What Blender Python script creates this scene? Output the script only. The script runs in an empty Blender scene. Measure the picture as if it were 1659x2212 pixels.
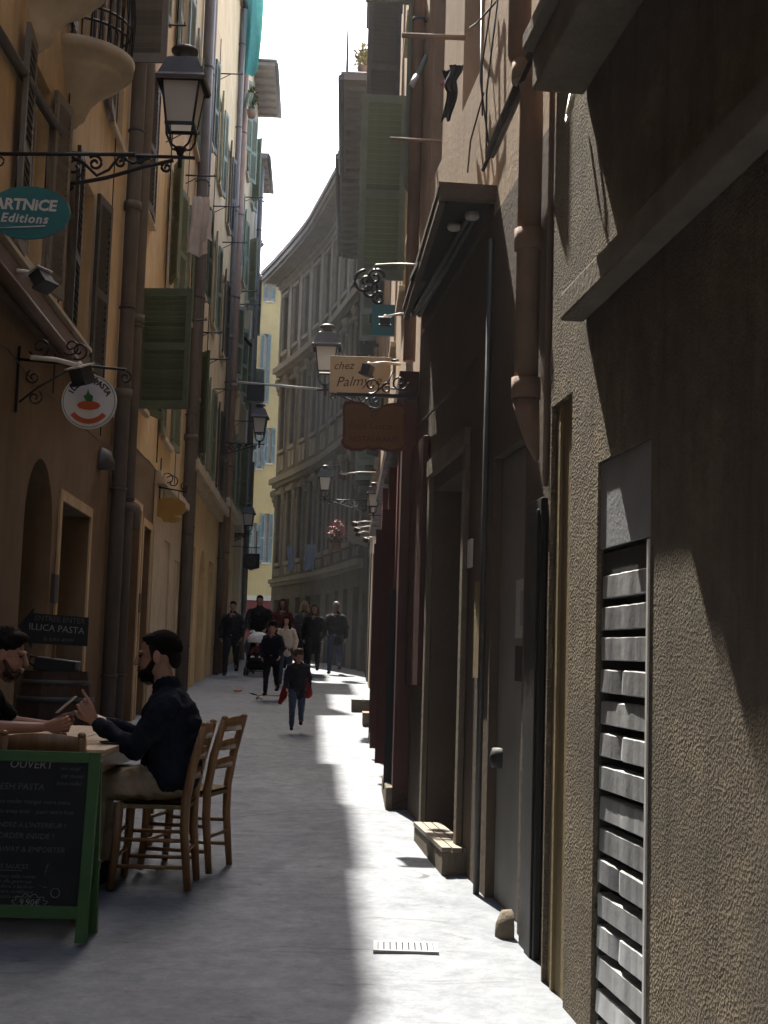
import bpy, bmesh, math, random
from mathutils import Matrix, Vector
random.seed(11)
R_ = math.radians
SC = bpy.context.scene
COL = SC.collection

# ------------------------------------------------------------ camera
FPX, PCX, PCY = 3000.0, 829.5, 1106.0        # focal length and centre, in units of a 1659 x 2212 picture
PITCH, ROLL = math.atan(314 / 3000), R_(1.75)
CAMP = Vector((0, 0, 1.5))
_fw = Vector((0, math.cos(PITCH), math.sin(PITCH)))
_up = Vector((0, -math.sin(PITCH), math.cos(PITCH)))
_rt = Vector((1, 0, 0))
_ex = _rt * math.cos(ROLL) + _up * math.sin(ROLL)
_ey = -_rt * math.sin(ROLL) + _up * math.cos(ROLL)
cd = bpy.data.cameras.new('camera')
cam = bpy.data.objects.new('camera', cd)
COL.objects.link(cam)
cd.sensor_fit = 'VERTICAL'
cd.sensor_height = 36
cd.sensor_width = 27
cd.lens = FPX / 2212 * 36
cd.clip_start, cd.clip_end = 0.05, 600
M = Matrix((_ex, _ey, -_fw)).transposed().to_4x4()
M.translation = CAMP
cam.matrix_world = M
SC.camera = cam

# ------------------------------------------------------------ sky, sun, exposure
LDIR = Vector((0.17, -0.675, -1.0)).normalized()      # the way the sunlight travels
SUN_EL = math.asin(-LDIR.z)
SUN_AZ = math.atan2(-LDIR.x, -LDIR.y)
world = bpy.data.worlds.new('World')
SC.world = world
world.use_nodes = True
nt = world.node_tree
sky = nt.nodes.new('ShaderNodeTexSky')
sky.sky_type = 'NISHITA'
sky.sun_disc = False
sky.sun_elevation = SUN_EL
sky.sun_rotation = SUN_AZ
sky.air_density = 1.0
sky.dust_density = 3.0
sky.ozone_density = 0.6
nt.nodes['Background'].inputs[1].default_value = 0.15
nt.links.new(sky.outputs[0], nt.nodes['Background'].inputs[0])
sl = bpy.data.lights.new('sun', 'SUN')
sl.energy = 3.2
sl.angle = R_(0.53)
sl.color = (1.0, 0.95, 0.86)
so = bpy.data.objects.new('sun', sl)
COL.objects.link(so)
so.rotation_euler = LDIR.to_track_quat('-Z', 'Y').to_euler()
so.location = (-6, 20, 40)
SC.view_settings.view_transform = 'Standard'
SC.view_settings.look = 'None'
SC.view_settings.exposure = 2.35
SC.view_settings.gamma = 1.0
SC.view_settings.use_curve_mapping = False
SC.cycles.use_denoising = True
SC.cycles.max_bounces = 8
SC.cycles.diffuse_bounces = 5
SC.cycles.sample_clamp_indirect = 6

# ------------------------------------------------------------ picking helpers (where the photograph's points stand in the place)
GS = 0.03                                             # the street climbs 3 %
def ray(x, y):
    return _fw * FPX + _ex * (x - PCX) + _ey * (PCY - y)
def at(x, y, Y):
    r = ray(x, y)
    return CAMP + r * (Y / r.y)
def gpt(x, y):
    r = ray(x, y)
    return CAMP + r * (CAMP.z / (GS * r.y - r.z))
def gz(y):
    return GS * y

# ------------------------------------------------------------ mesh helpers
class MB:
    def __init__(s):
        s.v, s.f, s.sm = [], [], []
    def add(s, vs, fs, smooth=False, m=None):
        o = len(s.v)
        s.v += [tuple(m @ Vector(p)) if m else tuple(p) for p in vs]
        s.f += [tuple(i + o for i in f) for f in fs]
        s.sm += [smooth] * len(fs)
        return s
    def box(s, x0, x1, y0, y1, z0, z1, m=None):
        if x0 > x1: x0, x1 = x1, x0
        if y0 > y1: y0, y1 = y1, y0
        if z0 > z1: z0, z1 = z1, z0
        return s.add([(x0,y0,z0),(x1,y0,z0),(x1,y1,z0),(x0,y1,z0),(x0,y0,z1),(x1,y0,z1),(x1,y1,z1),(x0,y1,z1)],
              [(0,3,2,1),(4,5,6,7),(0,1,5,4),(1,2,6,5),(2,3,7,6),(3,0,4,7)], m=m)
    def quad(s, a, b, c, d, m=None):
        return s.add([a, b, c, d], [(0,1,2,3)], m=m)
    def poly(s, pts, m=None):
        return s.add(pts, [tuple(range(len(pts)))], m=m)
    def prism(s, pts, d, m=None, axis=1):
        """outline in (u, w) extruded by d[0]..d[1] along axis (1: y)"""
        n = len(pts)
        if axis == 1: f = lambda p, t: (p[0], t, p[1])
        elif axis == 2: f = lambda p, t: (p[0], p[1], t)
        else: f = lambda p, t: (t, p[0], p[1])
        vs = [f(p, d[0]) for p in pts] + [f(p, d[1]) for p in pts]
        fs = [tuple(range(n)), tuple(range(2*n-1, n-1, -1))]
        fs += [(i, i + n, (i+1) % n + n, (i+1) % n) for i in range(n)]
        return s.add(vs, fs, m=m)
    def tube(s, pts, r, n=8, cap=True, m=None, smooth=True):
        pts = [Vector(p) for p in pts]
        rs = r if isinstance(r, (list, tuple)) else [r] * len(pts)
        vs, fs = [], []
        ref = None
        for i, p in enumerate(pts):
            t = (pts[min(i+1, len(pts)-1)] - pts[max(i-1, 0)])
            t = t.normalized() if t.length > 1e-9 else Vector((0,0,1))
            if ref is None:
                ref = Vector((0,0,1)) if abs(t.z) < .9 else Vector((1,0,0))
            u = t.cross(ref)
            if u.length < 1e-6: u = t.cross(Vector((0.3,1,0.2)))
            u.normalize(); w = t.cross(u); ref = -w if False else ref
            for k in range(n):
                a = 2*math.pi*k/n
                vs.append(p + (u*math.cos(a) + w*math.sin(a)) * rs[i])
        for i in range(len(pts)-1):
            for k in range(n):
                a, b = i*n+k, i*n+(k+1) % n
                fs.append((a, b, b+n, a+n))
        s.add(vs, fs, smooth, m)
        if cap:
            o = len(s.v) - len(vs)
            s.f.append(tuple(o+k for k in range(n))[::-1]); s.sm.append(False)
            q = o + (len(pts)-1)*n
            s.f.append(tuple(q+k for k in range(n))); s.sm.append(False)
        return s
    def lathe(s, prof, n=16, a0=0, a1=2*math.pi, m=None, smooth=True):
        full = abs(a1 - a0 - 2*math.pi) < 1e-6
        k = n if full else n+1
        vs, fs = [], []
        for (r, z) in prof:
            for i in range(k):
                a = a0 + (a1-a0)*i/n
                vs.append((r*math.cos(a), r*math.sin(a), z))
        for j in range(len(prof)-1):
            for i in range(n):
                a, b = j*k+i, j*k+(i+1) % k
                fs.append((a, b, b+k, a+k))
        return s.add(vs, fs, smooth, m)
    def ell(s, c, r, n=12, k=8, m=None):
        vs, fs = [], []
        c = Vector(c)
        for j in range(k+1):
            t = math.pi*j/k
            for i in range(n):
                a = 2*math.pi*i/n
                vs.append((c.x+r[0]*math.sin(t)*math.cos(a), c.y+r[1]*math.sin(t)*math.sin(a), c.z-r[2]*math.cos(t)))
        for j in range(k):
            for i in range(n):
                a, b = j*n+i, j*n+(i+1) % n
                fs.append((a, b, b+n, a+n))
        return s.add(vs, fs, True, m)
    def cap(s, p0, r0, p1, r1, n=10, m=None):
        p0, p1 = Vector(p0), Vector(p1)
        t = (p1-p0).normalized()
        pts, rs = [], []
        for q in (-.98, -.75, -.4, 0):
            pts.append(p0+t*r0*q); rs.append(r0*math.sqrt(max(.02, 1-q*q)))
        for q in (0, .4, .75, .98):
            pts.append(p1+t*r1*q); rs.append(r1*math.sqrt(max(.02, 1-q*q)))
        return s.tube(pts, rs, n, True, m)
    def mesh(s, name, mat):
        me = bpy.data.meshes.new(name)
        me.from_pydata(s.v, [], s.f)
        me.polygons.foreach_set('use_smooth', s.sm)
        me.update()
        if mat is not None:
            me.materials.append(MATS[mat] if isinstance(mat, str) else mat)
        return me
    def build(s, name, mat, parent=None, m=None, bevel=0):
        o = bpy.data.objects.new(name, s.mesh(name, mat))
        COL.objects.link(o)
        if parent: o.parent = parent
        if m is not None: o.matrix_local = m
        if bevel:
            b = o.modifiers.new('bevel', 'BEVEL'); b.width = bevel; b.segments = 2; b.limit_method = 'ANGLE'
        return o
def inst(name, me, parent, m=None):
    o = bpy.data.objects.new(name, me)
    COL.objects.link(o)
    o.parent = parent
    if m is not None: o.matrix_local = m
    return o
def T(x=0, y=0, z=0): return Matrix.Translation((x, y, z))
def RX(a): return Matrix.Rotation(a, 4, 'X')
def RY(a): return Matrix.Rotation(a, 4, 'Y')
def RZ(a): return Matrix.Rotation(a, 4, 'Z')
def tag(o, label, cat, group=None):
    o['label'] = label; o['category'] = cat
    if group: o['group'] = group
    return o
def thing(name, label, cat, m=None, group=None):
    o = bpy.data.objects.new(name, None)
    o.empty_display_size = .2
    COL.objects.link(o)
    if m is not None: o.matrix_world = m
    return tag(o, label, cat, group)
def kind(o, k):
    o['kind'] = k; return o
def copy_tree(o, parent=None):
    c = o.copy(); COL.objects.link(c); c.parent = parent
    for ch in o.children:
        copy_tree(ch, c)
    return c
def recalc(o):
    bm = bmesh.new(); bm.from_mesh(o.data)
    bmesh.ops.recalc_face_normals(bm, faces=bm.faces); bm.to_mesh(o.data); bm.free()
    return o
def text(s, size, mat, parent, m, name='lettering', shear=0, bold=0, align='CENTER', space=1.0, depth=.0015):
    cu = bpy.data.curves.new('txt', 'FONT')
    cu.body = s; cu.size = size; cu.align_x = align; cu.align_y = 'CENTER'
    cu.shear = shear; cu.offset = bold; cu.extrude = depth; cu.resolution_u = 2; cu.space_character = space
    t = bpy.data.objects.new('txt', cu); COL.objects.link(t)
    me = bpy.data.meshes.new_from_object(t)
    bpy.data.objects.remove(t); bpy.data.curves.remove(cu)
    me.materials.clear(); me.materials.append(MATS[mat])
    me.name = name
    return inst(name, me, parent, m)

# ------------------------------------------------------------ materials
MATS = {}
def _nodes(name):
    m = bpy.data.materials.new(name); m.use_nodes = True
    n = m.node_tree; b = n.nodes['Principled BSDF']
    return m, n, b
def _noise(n, scale, detail=6, rough=.6, vec=None, dist=0):
    t = n.nodes.new('ShaderNodeTexNoise'); t.inputs['Scale'].default_value = scale
    t.inputs['Detail'].default_value = detail; t.inputs['Roughness'].default_value = rough
    t.inputs['Distortion'].default_value = dist
    if vec: n.links.new(vec, t.inputs['Vector'])
    return t
def _ramp(n, fac, a, b, ca=(0,0,0,1), cb=(1,1,1,1)):
    r = n.nodes.new('ShaderNodeValToRGB'); n.links.new(fac, r.inputs[0])
    r.color_ramp.elements[0].position = a; r.color_ramp.elements[1].position = b
    r.color_ramp.elements[0].color = ca; r.color_ramp.elements[1].color = cb
    return r
def _mix(n, fac, a, b, mode='MIX'):
    x = n.nodes.new('ShaderNodeMix'); x.data_type = 'RGBA'; x.blend_type = mode
    for sock, val in ((x.inputs[0], fac), (x.inputs[6], a), (x.inputs[7], b)):
        if isinstance(val, (int, float)): sock.default_value = val
        elif isinstance(val, tuple): sock.default_value = val
        else: n.links.new(val, sock)
    return x.outputs[2]
def c4(c, k=1.0): return (min(1, c[0]*k), min(1, c[1]*k), min(1, c[2]*k), 1)
def mat(name, col, rough=.7, var=.2, scale=4, bump=0., bscale=60, spec=.3, metal=0, streak=0., stain=None, stain_amt=.0, coat=0):
    """even colour broken by noise, vertical streaks and blotchy stains, fine relief"""
    m, n, b = _nodes(name)
    co = n.nodes.new('ShaderNodeTexCoord')
    ob = co.outputs['Object']
    big = _noise(n, scale, 7, .65, ob)
    c = _mix(n, _ramp(n, big.outputs[0], .32, .7).outputs[0], c4(col, 1-var), c4(col, 1+var))
    if streak:
        mp = n.nodes.new('ShaderNodeMapping'); mp.inputs['Scale'].default_value = (5, 5, .35)
        n.links.new(ob, mp.inputs[0])
        st = _noise(n, 1.6, 6, .65, mp.outputs[0])
        f = _ramp(n, st.outputs[0], .45, .75)
        ml = n.nodes.new('ShaderNodeMath'); ml.operation = 'MULTIPLY'; ml.inputs[1].default_value = streak
        n.links.new(f.outputs[0], ml.inputs[0])
        c = _mix(n, ml.outputs[0], c, c4(stain or col, .45 if not stain else 1))
    if stain_amt:
        s2 = _noise(n, .9, 9, .7, ob, .6)
        f = _ramp(n, s2.outputs[0], .5, .68)
        ml = n.nodes.new('ShaderNodeMath'); ml.operation = 'MULTIPLY'; ml.inputs[1].default_value = stain_amt
        n.links.new(f.outputs[0], ml.inputs[0])
        c = _mix(n, ml.outputs[0], c, c4(stain or col, 1 if stain else .5))
    n.links.new(c, b.inputs['Base Color'])
    b.inputs['Roughness'].default_value = rough
    b.inputs['Specular IOR Level'].default_value = spec
    b.inputs['Metallic'].default_value = metal
    if coat: b.inputs['Coat Weight'].default_value = coat
    if rough < .75:
        rr = _ramp(n, big.outputs[0], .3, .75, (max(0, rough-.1),)*3+(1,), (min(1, rough+.15),)*3+(1,))
        n.links.new(rr.outputs[0], b.inputs['Roughness'])
    if bump:
        nb = _noise(n, bscale, 5, .65, ob)
        bp = n.nodes.new('ShaderNodeBump'); bp.inputs['Strength'].default_value = min(1, bump)
        bp.inputs['Distance'].default_value = .012 * max(1, bump)
        n.links.new(nb.outputs[0], bp.inputs['Height'])
        n.links.new(bp.outputs[0], b.inputs['Normal'])
    MATS[name] = m
    return m
def mat_wood(name, col, rough=.5, axis=0, k=1.0):
    m, n, b = _nodes(name)
    co = n.nodes.new('ShaderNodeTexCoord')
    mp = n.nodes.new('ShaderNodeMapping')
    s = [22*k, 22*k, 22*k]; s[axis] = 1.6*k
    mp.inputs['Scale'].default_value = s
    n.links.new(co.outputs['Object'], mp.inputs[0])
    g = _noise(n, 1.5, 6, .6, mp.outputs[0], .8)
    c = _mix(n, _ramp(n, g.outputs[0], .3, .72).outputs[0], c4(col, .6), c4(col, 1.2))
    n.links.new(c, b.inputs['Base Color'])
    b.inputs['Roughness'].default_value = rough
    b.inputs['Specular IOR Level'].default_value = .35
    bp = n.nodes.new('ShaderNodeBump'); bp.inputs['Strength'].default_value = .2; bp.inputs['Distance'].default_value = .004
    n.links.new(g.outputs[0], bp.inputs['Height']); n.links.new(bp.outputs[0], b.inputs['Normal'])
    MATS[name] = m
def mat_glass(name, col, trans=.5, rough=.35):
    m, n, b = _nodes(name)
    b.inputs['Base Color'].default_value = c4(col); b.inputs['Roughness'].default_value = rough
    tr = n.nodes.new('ShaderNodeBsdfTranslucent'); tr.inputs[0].default_value = c4(col, 1.1)
    mx = n.nodes.new('ShaderNodeMixShader'); mx.inputs[0].default_value = trans
    n.links.new(b.outputs[0], mx.inputs[1]); n.links.new(tr.outputs[0], mx.inputs[2])
    n.links.new(mx.outputs[0], n.nodes['Material Output'].inputs[0])
    MATS[name] = m
def mat_cloth(name, col, trans=0., var=.18):
    mat(name, col, .9, var, 9, .25, 220, .15)
    if trans:
        m = MATS[name]; n = m.node_tree; b = n.nodes['Principled BSDF']
        tr = n.nodes.new('ShaderNodeBsdfTranslucent'); tr.inputs[0].default_value = c4(col, 1.2)
        mx = n.nodes.new('ShaderNodeMixShader'); mx.inputs[0].default_value = trans
        n.links.new(b.outputs[0], mx.inputs[1]); n.links.new(tr.outputs[0], mx.inputs[2])
        n.links.new(mx.outputs[0], n.nodes['Material Output'].inputs[0])

def mat_ground():
    m, n, b = _nodes('paving')
    co = n.nodes.new('ShaderNodeTexCoord'); ob = co.outputs['Object']
    a = _noise(n, .55, 8, .7, ob, .4)
    f = _noise(n, 7.5, 12, .82, ob, .25)
    g = _noise(n, 60, 4, .7, ob)
    c = _mix(n, _ramp(n, a.outputs[0], .35, .65).outputs[0], (.11,.124,.142,1), (.188,.202,.22,1))
    c = _mix(n, _ramp(n, f.outputs[0], .34, .58).outputs[0], _mix(n, .32, c, (.06,.066,.074,1)), c)
    sp = _noise(n, 5.5, 3, .5, ob, 1.2)
    c = _mix(n, _ramp(n, sp.outputs[0], .70, .76).outputs[0], c, (.055,.055,.058,1))
    mp = n.nodes.new('ShaderNodeMapping'); mp.inputs['Scale'].default_value = (1.3, 6, 1); n.links.new(ob, mp.inputs[0])
    cr = _noise(n, 1.1, 9, .72, mp.outputs[0], 1.2)
    c = _mix(n, _ramp(n, cr.outputs[0], .57, .66).outputs[0], c, (.085,.09,.098,1))
    n.links.new(c, b.inputs['Base Color'])
    sr = _ramp(n, f.outputs[0], .38, .62, (.14,.14,.14,1), (.36,.36,.36,1)); n.links.new(sr.outputs[0], b.inputs['Specular IOR Level'])
    rr = _ramp(n, f.outputs[0], .3, .7, (.75,.75,.75,1), (.5,.5,.5,1))
    n.links.new(rr.outputs[0], b.inputs['Roughness'])
    mixh = _mix(n, .5, f.outputs[0], g.outputs[0])
    bp = n.nodes.new('ShaderNodeBump'); bp.inputs['Strength'].default_value = .35; bp.inputs['Distance'].default_value = .012
    n.links.new(mixh, bp.inputs['Height']); n.links.new(bp.outputs[0], b.inputs['Normal'])
    MATS['paving'] = m
mat_ground()
mat('joint_dirt', (.05,.052,.056), .95, .4, 12, .3, 80, .1)
# plasters and stone
mat('ochre_shaded', (.21,.148,.088), .9, .16, 1.2, .35, 35, .15, streak=.45, stain=(.13,.09,.06), stain_amt=.4)  # dirty ochre darkened to carry the shade low on the left walls
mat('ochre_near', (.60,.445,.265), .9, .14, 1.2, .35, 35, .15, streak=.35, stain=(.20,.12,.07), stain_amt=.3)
mat('ochre_mid', (.68,.515,.295), .9, .13, 1.0, .3, 35, .15, streak=.45, stain=(.26,.17,.09), stain_amt=.25)
mat('ochre_far', (.68,.52,.295), .9, .12, 1.0, .25, 35, .15, streak=.4, stain=(.30,.21,.12), stain_amt=.25)
mat('cream_wall', (.48,.395,.25), .9, .12, 1.2, .25, 35, .15, streak=.4, stain=(.28,.23,.16), stain_amt=.25)
mat('white_wall', (.50,.455,.37), .9, .1, 1.2, .25, 35, .15, streak=.4, stain=(.36,.33,.28), stain_amt=.25)
mat('cream_stone', (.52,.44,.32), .85, .12, 3, .25, 50, .2, streak=.3, stain=(.28,.23,.16))
mat('brown_paint', (.13,.075,.045), .75, .2, 3, .15, 60, .2)
mat('yellow_end', (.47,.335,.15), .9, .1, 1.0, .2, 35, .15, streak=.35, stain=(.38,.26,.12))
mat('grey_stone', (.165,.148,.12), .88, .2, 2, .3, 40, .2, streak=.5, stain=(.13,.12,.105), stain_amt=.3)
mat('grey_pale', (.27,.245,.205), .88, .15, 3, .25, 50, .2, streak=.4, stain=(.2,.19,.165))
mat('panel_yellow', (.46,.38,.22), .88, .12, 2, .2, 50, .2, streak=.4, stain=(.26,.21,.13))
mat('red_front', (.17,.03,.024), .6, .15, 3, .1, 60, .35)
mat('dark_red', (.055,.014,.013), .5, .2, 5, .1, 60, .4)
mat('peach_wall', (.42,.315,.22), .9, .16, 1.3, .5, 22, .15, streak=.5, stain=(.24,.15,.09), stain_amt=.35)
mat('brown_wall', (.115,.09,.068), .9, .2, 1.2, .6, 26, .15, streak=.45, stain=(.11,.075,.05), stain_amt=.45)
mat('olive_wall', (.22,.175,.105), .9, .18, 1.2, .45, 30, .15, streak=.4, stain=(.12,.095,.06), stain_amt=.35)
mat('yellow_jamb', (.22,.17,.09), .88, .18, 2, .4, 40, .15, streak=.45, stain=(.19,.13,.065), stain_amt=.3)
mat('pale_panel', (.22,.203,.185), .8, .12, 2, .15, 50, .2, streak=.35, stain=(.19,.17,.15))
mat('band_stone', (.155,.128,.096), .92, .2, 5, 1.0, 30, .12, stain=(.17,.14,.1), stain_amt=.3)
mat('grey_cement', (.27,.275,.285), .85, .14, 3, .4, 45, .2, stain=(.2,.2,.2), stain_amt=.3)
mat('roof_slate', (.16,.14,.135), .8, .2, 5, .3, 40, .2)
mat('soffit', (.23,.21,.185), .85, .15, 3, .1, 40, .2)
def mat_render(name, col, rough_bump, fine, mask):
    m, n, b = _nodes(name)
    co = n.nodes.new('ShaderNodeTexCoord'); ob = co.outputs['Object']
    big = _noise(n, .8, 8, .7, ob, .5); med = _noise(n, 5.5, 10, .78, ob); fin = _noise(n, fine*1.5, 3, .6, ob)
    vo = n.nodes.new('ShaderNodeTexVoronoi'); vo.inputs['Scale'].default_value = fine*.9; n.links.new(ob, vo.inputs['Vector'])
    mp = n.nodes.new('ShaderNodeMapping'); mp.inputs['Scale'].default_value = (6, 6, .5); n.links.new(ob, mp.inputs[0])
    st = _noise(n, 1.5, 7, .7, mp.outputs[0])
    c = _mix(n, _ramp(n, med.outputs[0], .35, .65).outputs[0], c4(col, .62), c4(col, 1.25))
    c = _mix(n, _ramp(n, big.outputs[0], .42, .62).outputs[0], c, c4((col[0]*.72, col[1]*.74, col[2]*.8)))
    ml = n.nodes.new('ShaderNodeMath'); ml.operation = 'MULTIPLY'; ml.inputs[1].default_value = .6
    n.links.new(_ramp(n, st.outputs[0], .52, .72).outputs[0], ml.inputs[0])
    c = _mix(n, ml.outputs[0], c, c4(col, .38))
    n.links.new(c, b.inputs['Base Color']); b.inputs['Roughness'].default_value = .95; b.inputs['Specular IOR Level'].default_value = .1
    h = n.nodes.new('ShaderNodeMath'); h.operation = 'MULTIPLY'
    n.links.new(fin.outputs[0], h.inputs[0]); n.links.new(_ramp(n, big.outputs[0], .40, .60, (.12,)*3+(1,)).outputs[0], h.inputs[1])
    h2 = n.nodes.new('ShaderNodeMath'); h2.operation = 'ADD'; n.links.new(h.outputs[0], h2.inputs[0])
    h3 = n.nodes.new('ShaderNodeMath'); h3.operation = 'MULTIPLY'; h3.inputs[1].default_value = .7; n.links.new(vo.outputs['Distance'], h3.inputs[0]); n.links.new(h3.outputs[0], h2.inputs[1])
    h4 = n.nodes.new('ShaderNodeMath'); h4.operation = 'ADD'; n.links.new(h2.outputs[0], h4.inputs[0])
    h5 = n.nodes.new('ShaderNodeMath'); h5.operation = 'MULTIPLY'; h5.inputs[1].default_value = .9; n.links.new(med.outputs[0], h5.inputs[0]); n.links.new(h5.outputs[0], h4.inputs[1])
    bp = n.nodes.new('ShaderNodeBump'); bp.inputs['Strength'].default_value = .9; bp.inputs['Distance'].default_value = rough_bump
    n.links.new(h4.outputs[0], bp.inputs['Height']); n.links.new(bp.outputs[0], b.inputs['Normal'])
    MATS[name] = m
mat_render('roughcast', (.185,.15,.106), .013, 95, 1)
mat_render('pier_stone', (.25,.215,.155), .014, 75, 1)
mat_render('smooth_brown', (.15,.118,.08), .010, 25, 1)
# wood, metal, paint
mat('shutter_green', (.105,.135,.085), .62, .18, 5, .15, 70, .3, stain=(.06,.075,.05), stain_amt=.3)
mat('shutter_mid', (.175,.205,.14), .65, .15, 5, .12, 70, .3, stain=(.11,.13,.09), stain_amt=.3)
mat('shutter_pale', (.20,.235,.17), .65, .15, 5, .12, 70, .3, stain=(.14,.16,.12), stain_amt=.3)
mat('shutter_grey', (.21,.185,.15), .7, .15, 5, .15, 70, .3, stain=(.12,.105,.09), stain_amt=.3)
mat('shutter_dark', (.075,.07,.06), .65, .2, 5, .12, 70, .3)
mat('shutter_teal', (.195,.235,.215), .65, .15, 5, .1, 70, .3)
mat('window_white', (.5,.48,.43), .6, .12, 4, .1, 60, .3)
mat('pane', (.03,.033,.036), .12, .2, 2, 0, 60, .6)
mat('dark_inside', (.02,.018,.016), .9, .2, 3)
mat('door_dark', (.05,.041,.034), .55, .25, 4, .12, 50, .35)
mat('door_brown', (.09,.052,.03), .6, .25, 4, .15, 50, .3)
mat('iron', (.022,.022,.024), .45, .25, 8, .15, 90, .45, metal=.3)
mat('grey_iron', (.075,.073,.07), .5, .2, 6, .15, 80, .4, metal=.3)
mat('steel_rod', (.45,.43,.39), .35, .15, 8, .05, 80, .6, metal=.6)
mat('white_arm', (.55,.50,.42), .45, .15, 8, .05, 80, .5)
mat('lamp_body', (.05,.05,.05), .5, .2, 8, 0, 80, .4)
mat('pipe_grey', (.135,.118,.10), .65, .2, 3, .15, 50, .3, streak=.4)
mat('pipe_terracotta', (.25,.17,.125), .7, .18, 3, .2, 50, .3, streak=.45, stain=(.14,.085,.06))
mat('cast_iron_dark', (.024,.022,.02), .6, .2, 4, .2, 60, .4)
mat('slat_metal', (.46,.465,.47), .42, .2, 5, .25, 14, .5, metal=.15, streak=.85, stain=(.13,.13,.135), stain_amt=.35)
mat('slat_white', (.62,.61,.58), .5, .1, 7, .05, 60, .4)
mat('black_paint', (.018,.018,.019), .45, .2, 5, .05, 60, .4)
def vary(name, amt):
    m = MATS[name]; n = m.node_tree; b = n.nodes['Principled BSDF']
    src = b.inputs['Base Color'].links[0].from_socket
    oi = n.nodes.new('ShaderNodeObjectInfo')
    r = _ramp(n, oi.outputs['Random'], 0, 1, (1-amt,)*3+(1,), (1,)*3+(1,))
    n.links.new(_mix(n, 1.0, src, r.outputs[0], 'MULTIPLY'), b.inputs['Base Color'])
vary('slat_metal', .4); vary('shutter_green', .3); vary('shutter_grey', .3)
mat_glass('lamp_glass', (.62,.60,.56), .5)
mat_wood('chair_wood', (.235,.125,.055), .4, 2)
mat_wood('table_wood', (.50,.36,.22), .45, 1)
mat_wood('barrel_wood', (.06,.032,.018), .6, 2)
mat_wood('bench_wood', (.20,.165,.12), .6, 1)
mat('rush_seat', (.17,.125,.06), .85, .3, 30, .5, 120, .15)
mat('green_frame', (.05,.125,.038), .5, .12, 6, .08, 60, .35)
mat('chalkboard', (.022,.023,.023), .7, .35, 5, .05, 60, .25)
mat('chalk', (.27,.28,.27), .95, .3, 40, 0, 60, .05)
mat('chalk_dim', (.12,.125,.12), .95, .4, 40, 0, 60, .05)
mat('teal_sign', (.025,.16,.165), .45, .1, 4, .05, 60, .4)
mat('sign_white', (.62,.60,.55), .55, .08, 5, .03, 60, .35)
mat('sign_tan', (.52,.38,.23), .6, .1, 4, .05, 60, .3)
mat('sign_brown', (.17,.075,.025), .6, .2, 4, .15, 60, .3)
mat('sign_rim', (.11,.025,.012), .6, .2, 4, .1, 60, .3)
mat('sign_yellow', (.33,.20,.05), .6, .15, 4, .1, 60, .3)
mat('ink_brown', (.10,.045,.02), .7, .2)
mat('ink_dark', (.045,.03,.028), .7, .2)
mat('red_print', (.48,.09,.03), .6, .15)
mat('green_print', (.05,.16,.05), .6, .15)
mat('poster', (.40,.38,.34), .7, .1, 8)
mat('litter', (.55,.20,.08), .6, .2)
mat('skin', (.33,.185,.13), .55, .12, 8, .05, 150, .35)
mat('skin_dark', (.27,.145,.10), .55, .12, 8, .05, 150, .35)
mat('hair_dark', (.012,.009,.007), .8, .3, 30, .6, 160, .12)
mat('hair_brown', (.06,.035,.02), .55, .3, 30, .6, 160, .35)
mat('hair_blond', (.42,.30,.14), .55, .3, 30, .6, 160, .4)
mat('hair_grey', (.40,.38,.36), .55, .3, 30, .6, 160, .4)
mat('eye', (.02,.015,.012), .2, .1)
for nm, cc in (('navy', (.010,.012,.020)), ('black_cloth', (.010,.010,.011)), ('khaki', (.27,.215,.15)), ('jeans', (.05,.065,.10)),
               ('red_cloth', (.20,.016,.014)), ('cream_cloth', (.52,.46,.38)), ('grey_cloth', (.09,.09,.092)), ('wine_cloth', (.11,.03,.028)),
               ('charcoal', (.025,.026,.03)), ('pink_cloth', (.5,.14,.2)), ('pale_blue', (.28,.31,.36)), ('shoe', (.016,.014,.013))):
    mat_cloth(nm, cc)
mat_cloth('laundry_white', (.55,.50,.47), .35)
mat_cloth('net_teal', (.10,.36,.33), .4)
mat_cloth('cap_white', (.72,.71,.68))

# ============================================================ the setting
g = MB()
nx, ny = 44, 150
xs = [-30 + 60*i/nx for i in range(nx+1)]
xs = sorted(set([-20, -15, -10] + [-7 + .28*i for i in range(36)] + [6, 12, 20]))
ys = sorted(set([-38, -20, -10] + [-4 + .5*i for i in range(128)] + [66, 75]))
rr = random.Random(3)
vs = []
for y in ys:
    for x in xs:
        dip = -.012*math.exp(-((x + .9 + .045*y)/.9)**2)          # shallow channel along the middle
        vs.append((x, y, GS*y + dip + rr.uniform(-.004, .004)))
w_ = len(xs)
fs = [(j*w_+i, j*w_+i+1, (j+1)*w_+i+1, (j+1)*w_+i) for j in range(len(ys)-1) for i in range(w_-1)]
g.add(vs, fs, True)
ground = kind(g.build('ground', 'paving'), 'structure')
# open joints and patch edges in the paving
rj = random.Random(21)
for (xa, ya, xb, yb) in ((330, 1782, 640, 1752), (470, 1640, 560, 1632), (640, 1752, 800, 1746), (420, 1560, 700, 1548), (480, 1500, 640, 1496)):
    p, q_ = gpt(xa, ya), gpt(xb, yb); n_ = 14; L_ = (q_-p).length; sd = Vector((-(q_-p).y, (q_-p).x, 0)).normalized()
    b = MB(); vs = []
    for i in range(n_+1):
        c = p.lerp(q_, i/n_) + sd*rj.uniform(-.02, .02); w = rj.uniform(.002, .006); zz = GS*c.y - .012*math.exp(-((c.x+.9+.045*c.y)/.9)**2) + .0055
        vs += [(c.x-sd.x*w, c.y-sd.y*w, zz), (c.x+sd.x*w, c.y+sd.y*w, zz)]
    b.add(vs, [(2*i, 2*i+1, 2*i+3, 2*i+2) for i in range(n_)]); b.build('joint', 'joint_dirt', ground)

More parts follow.
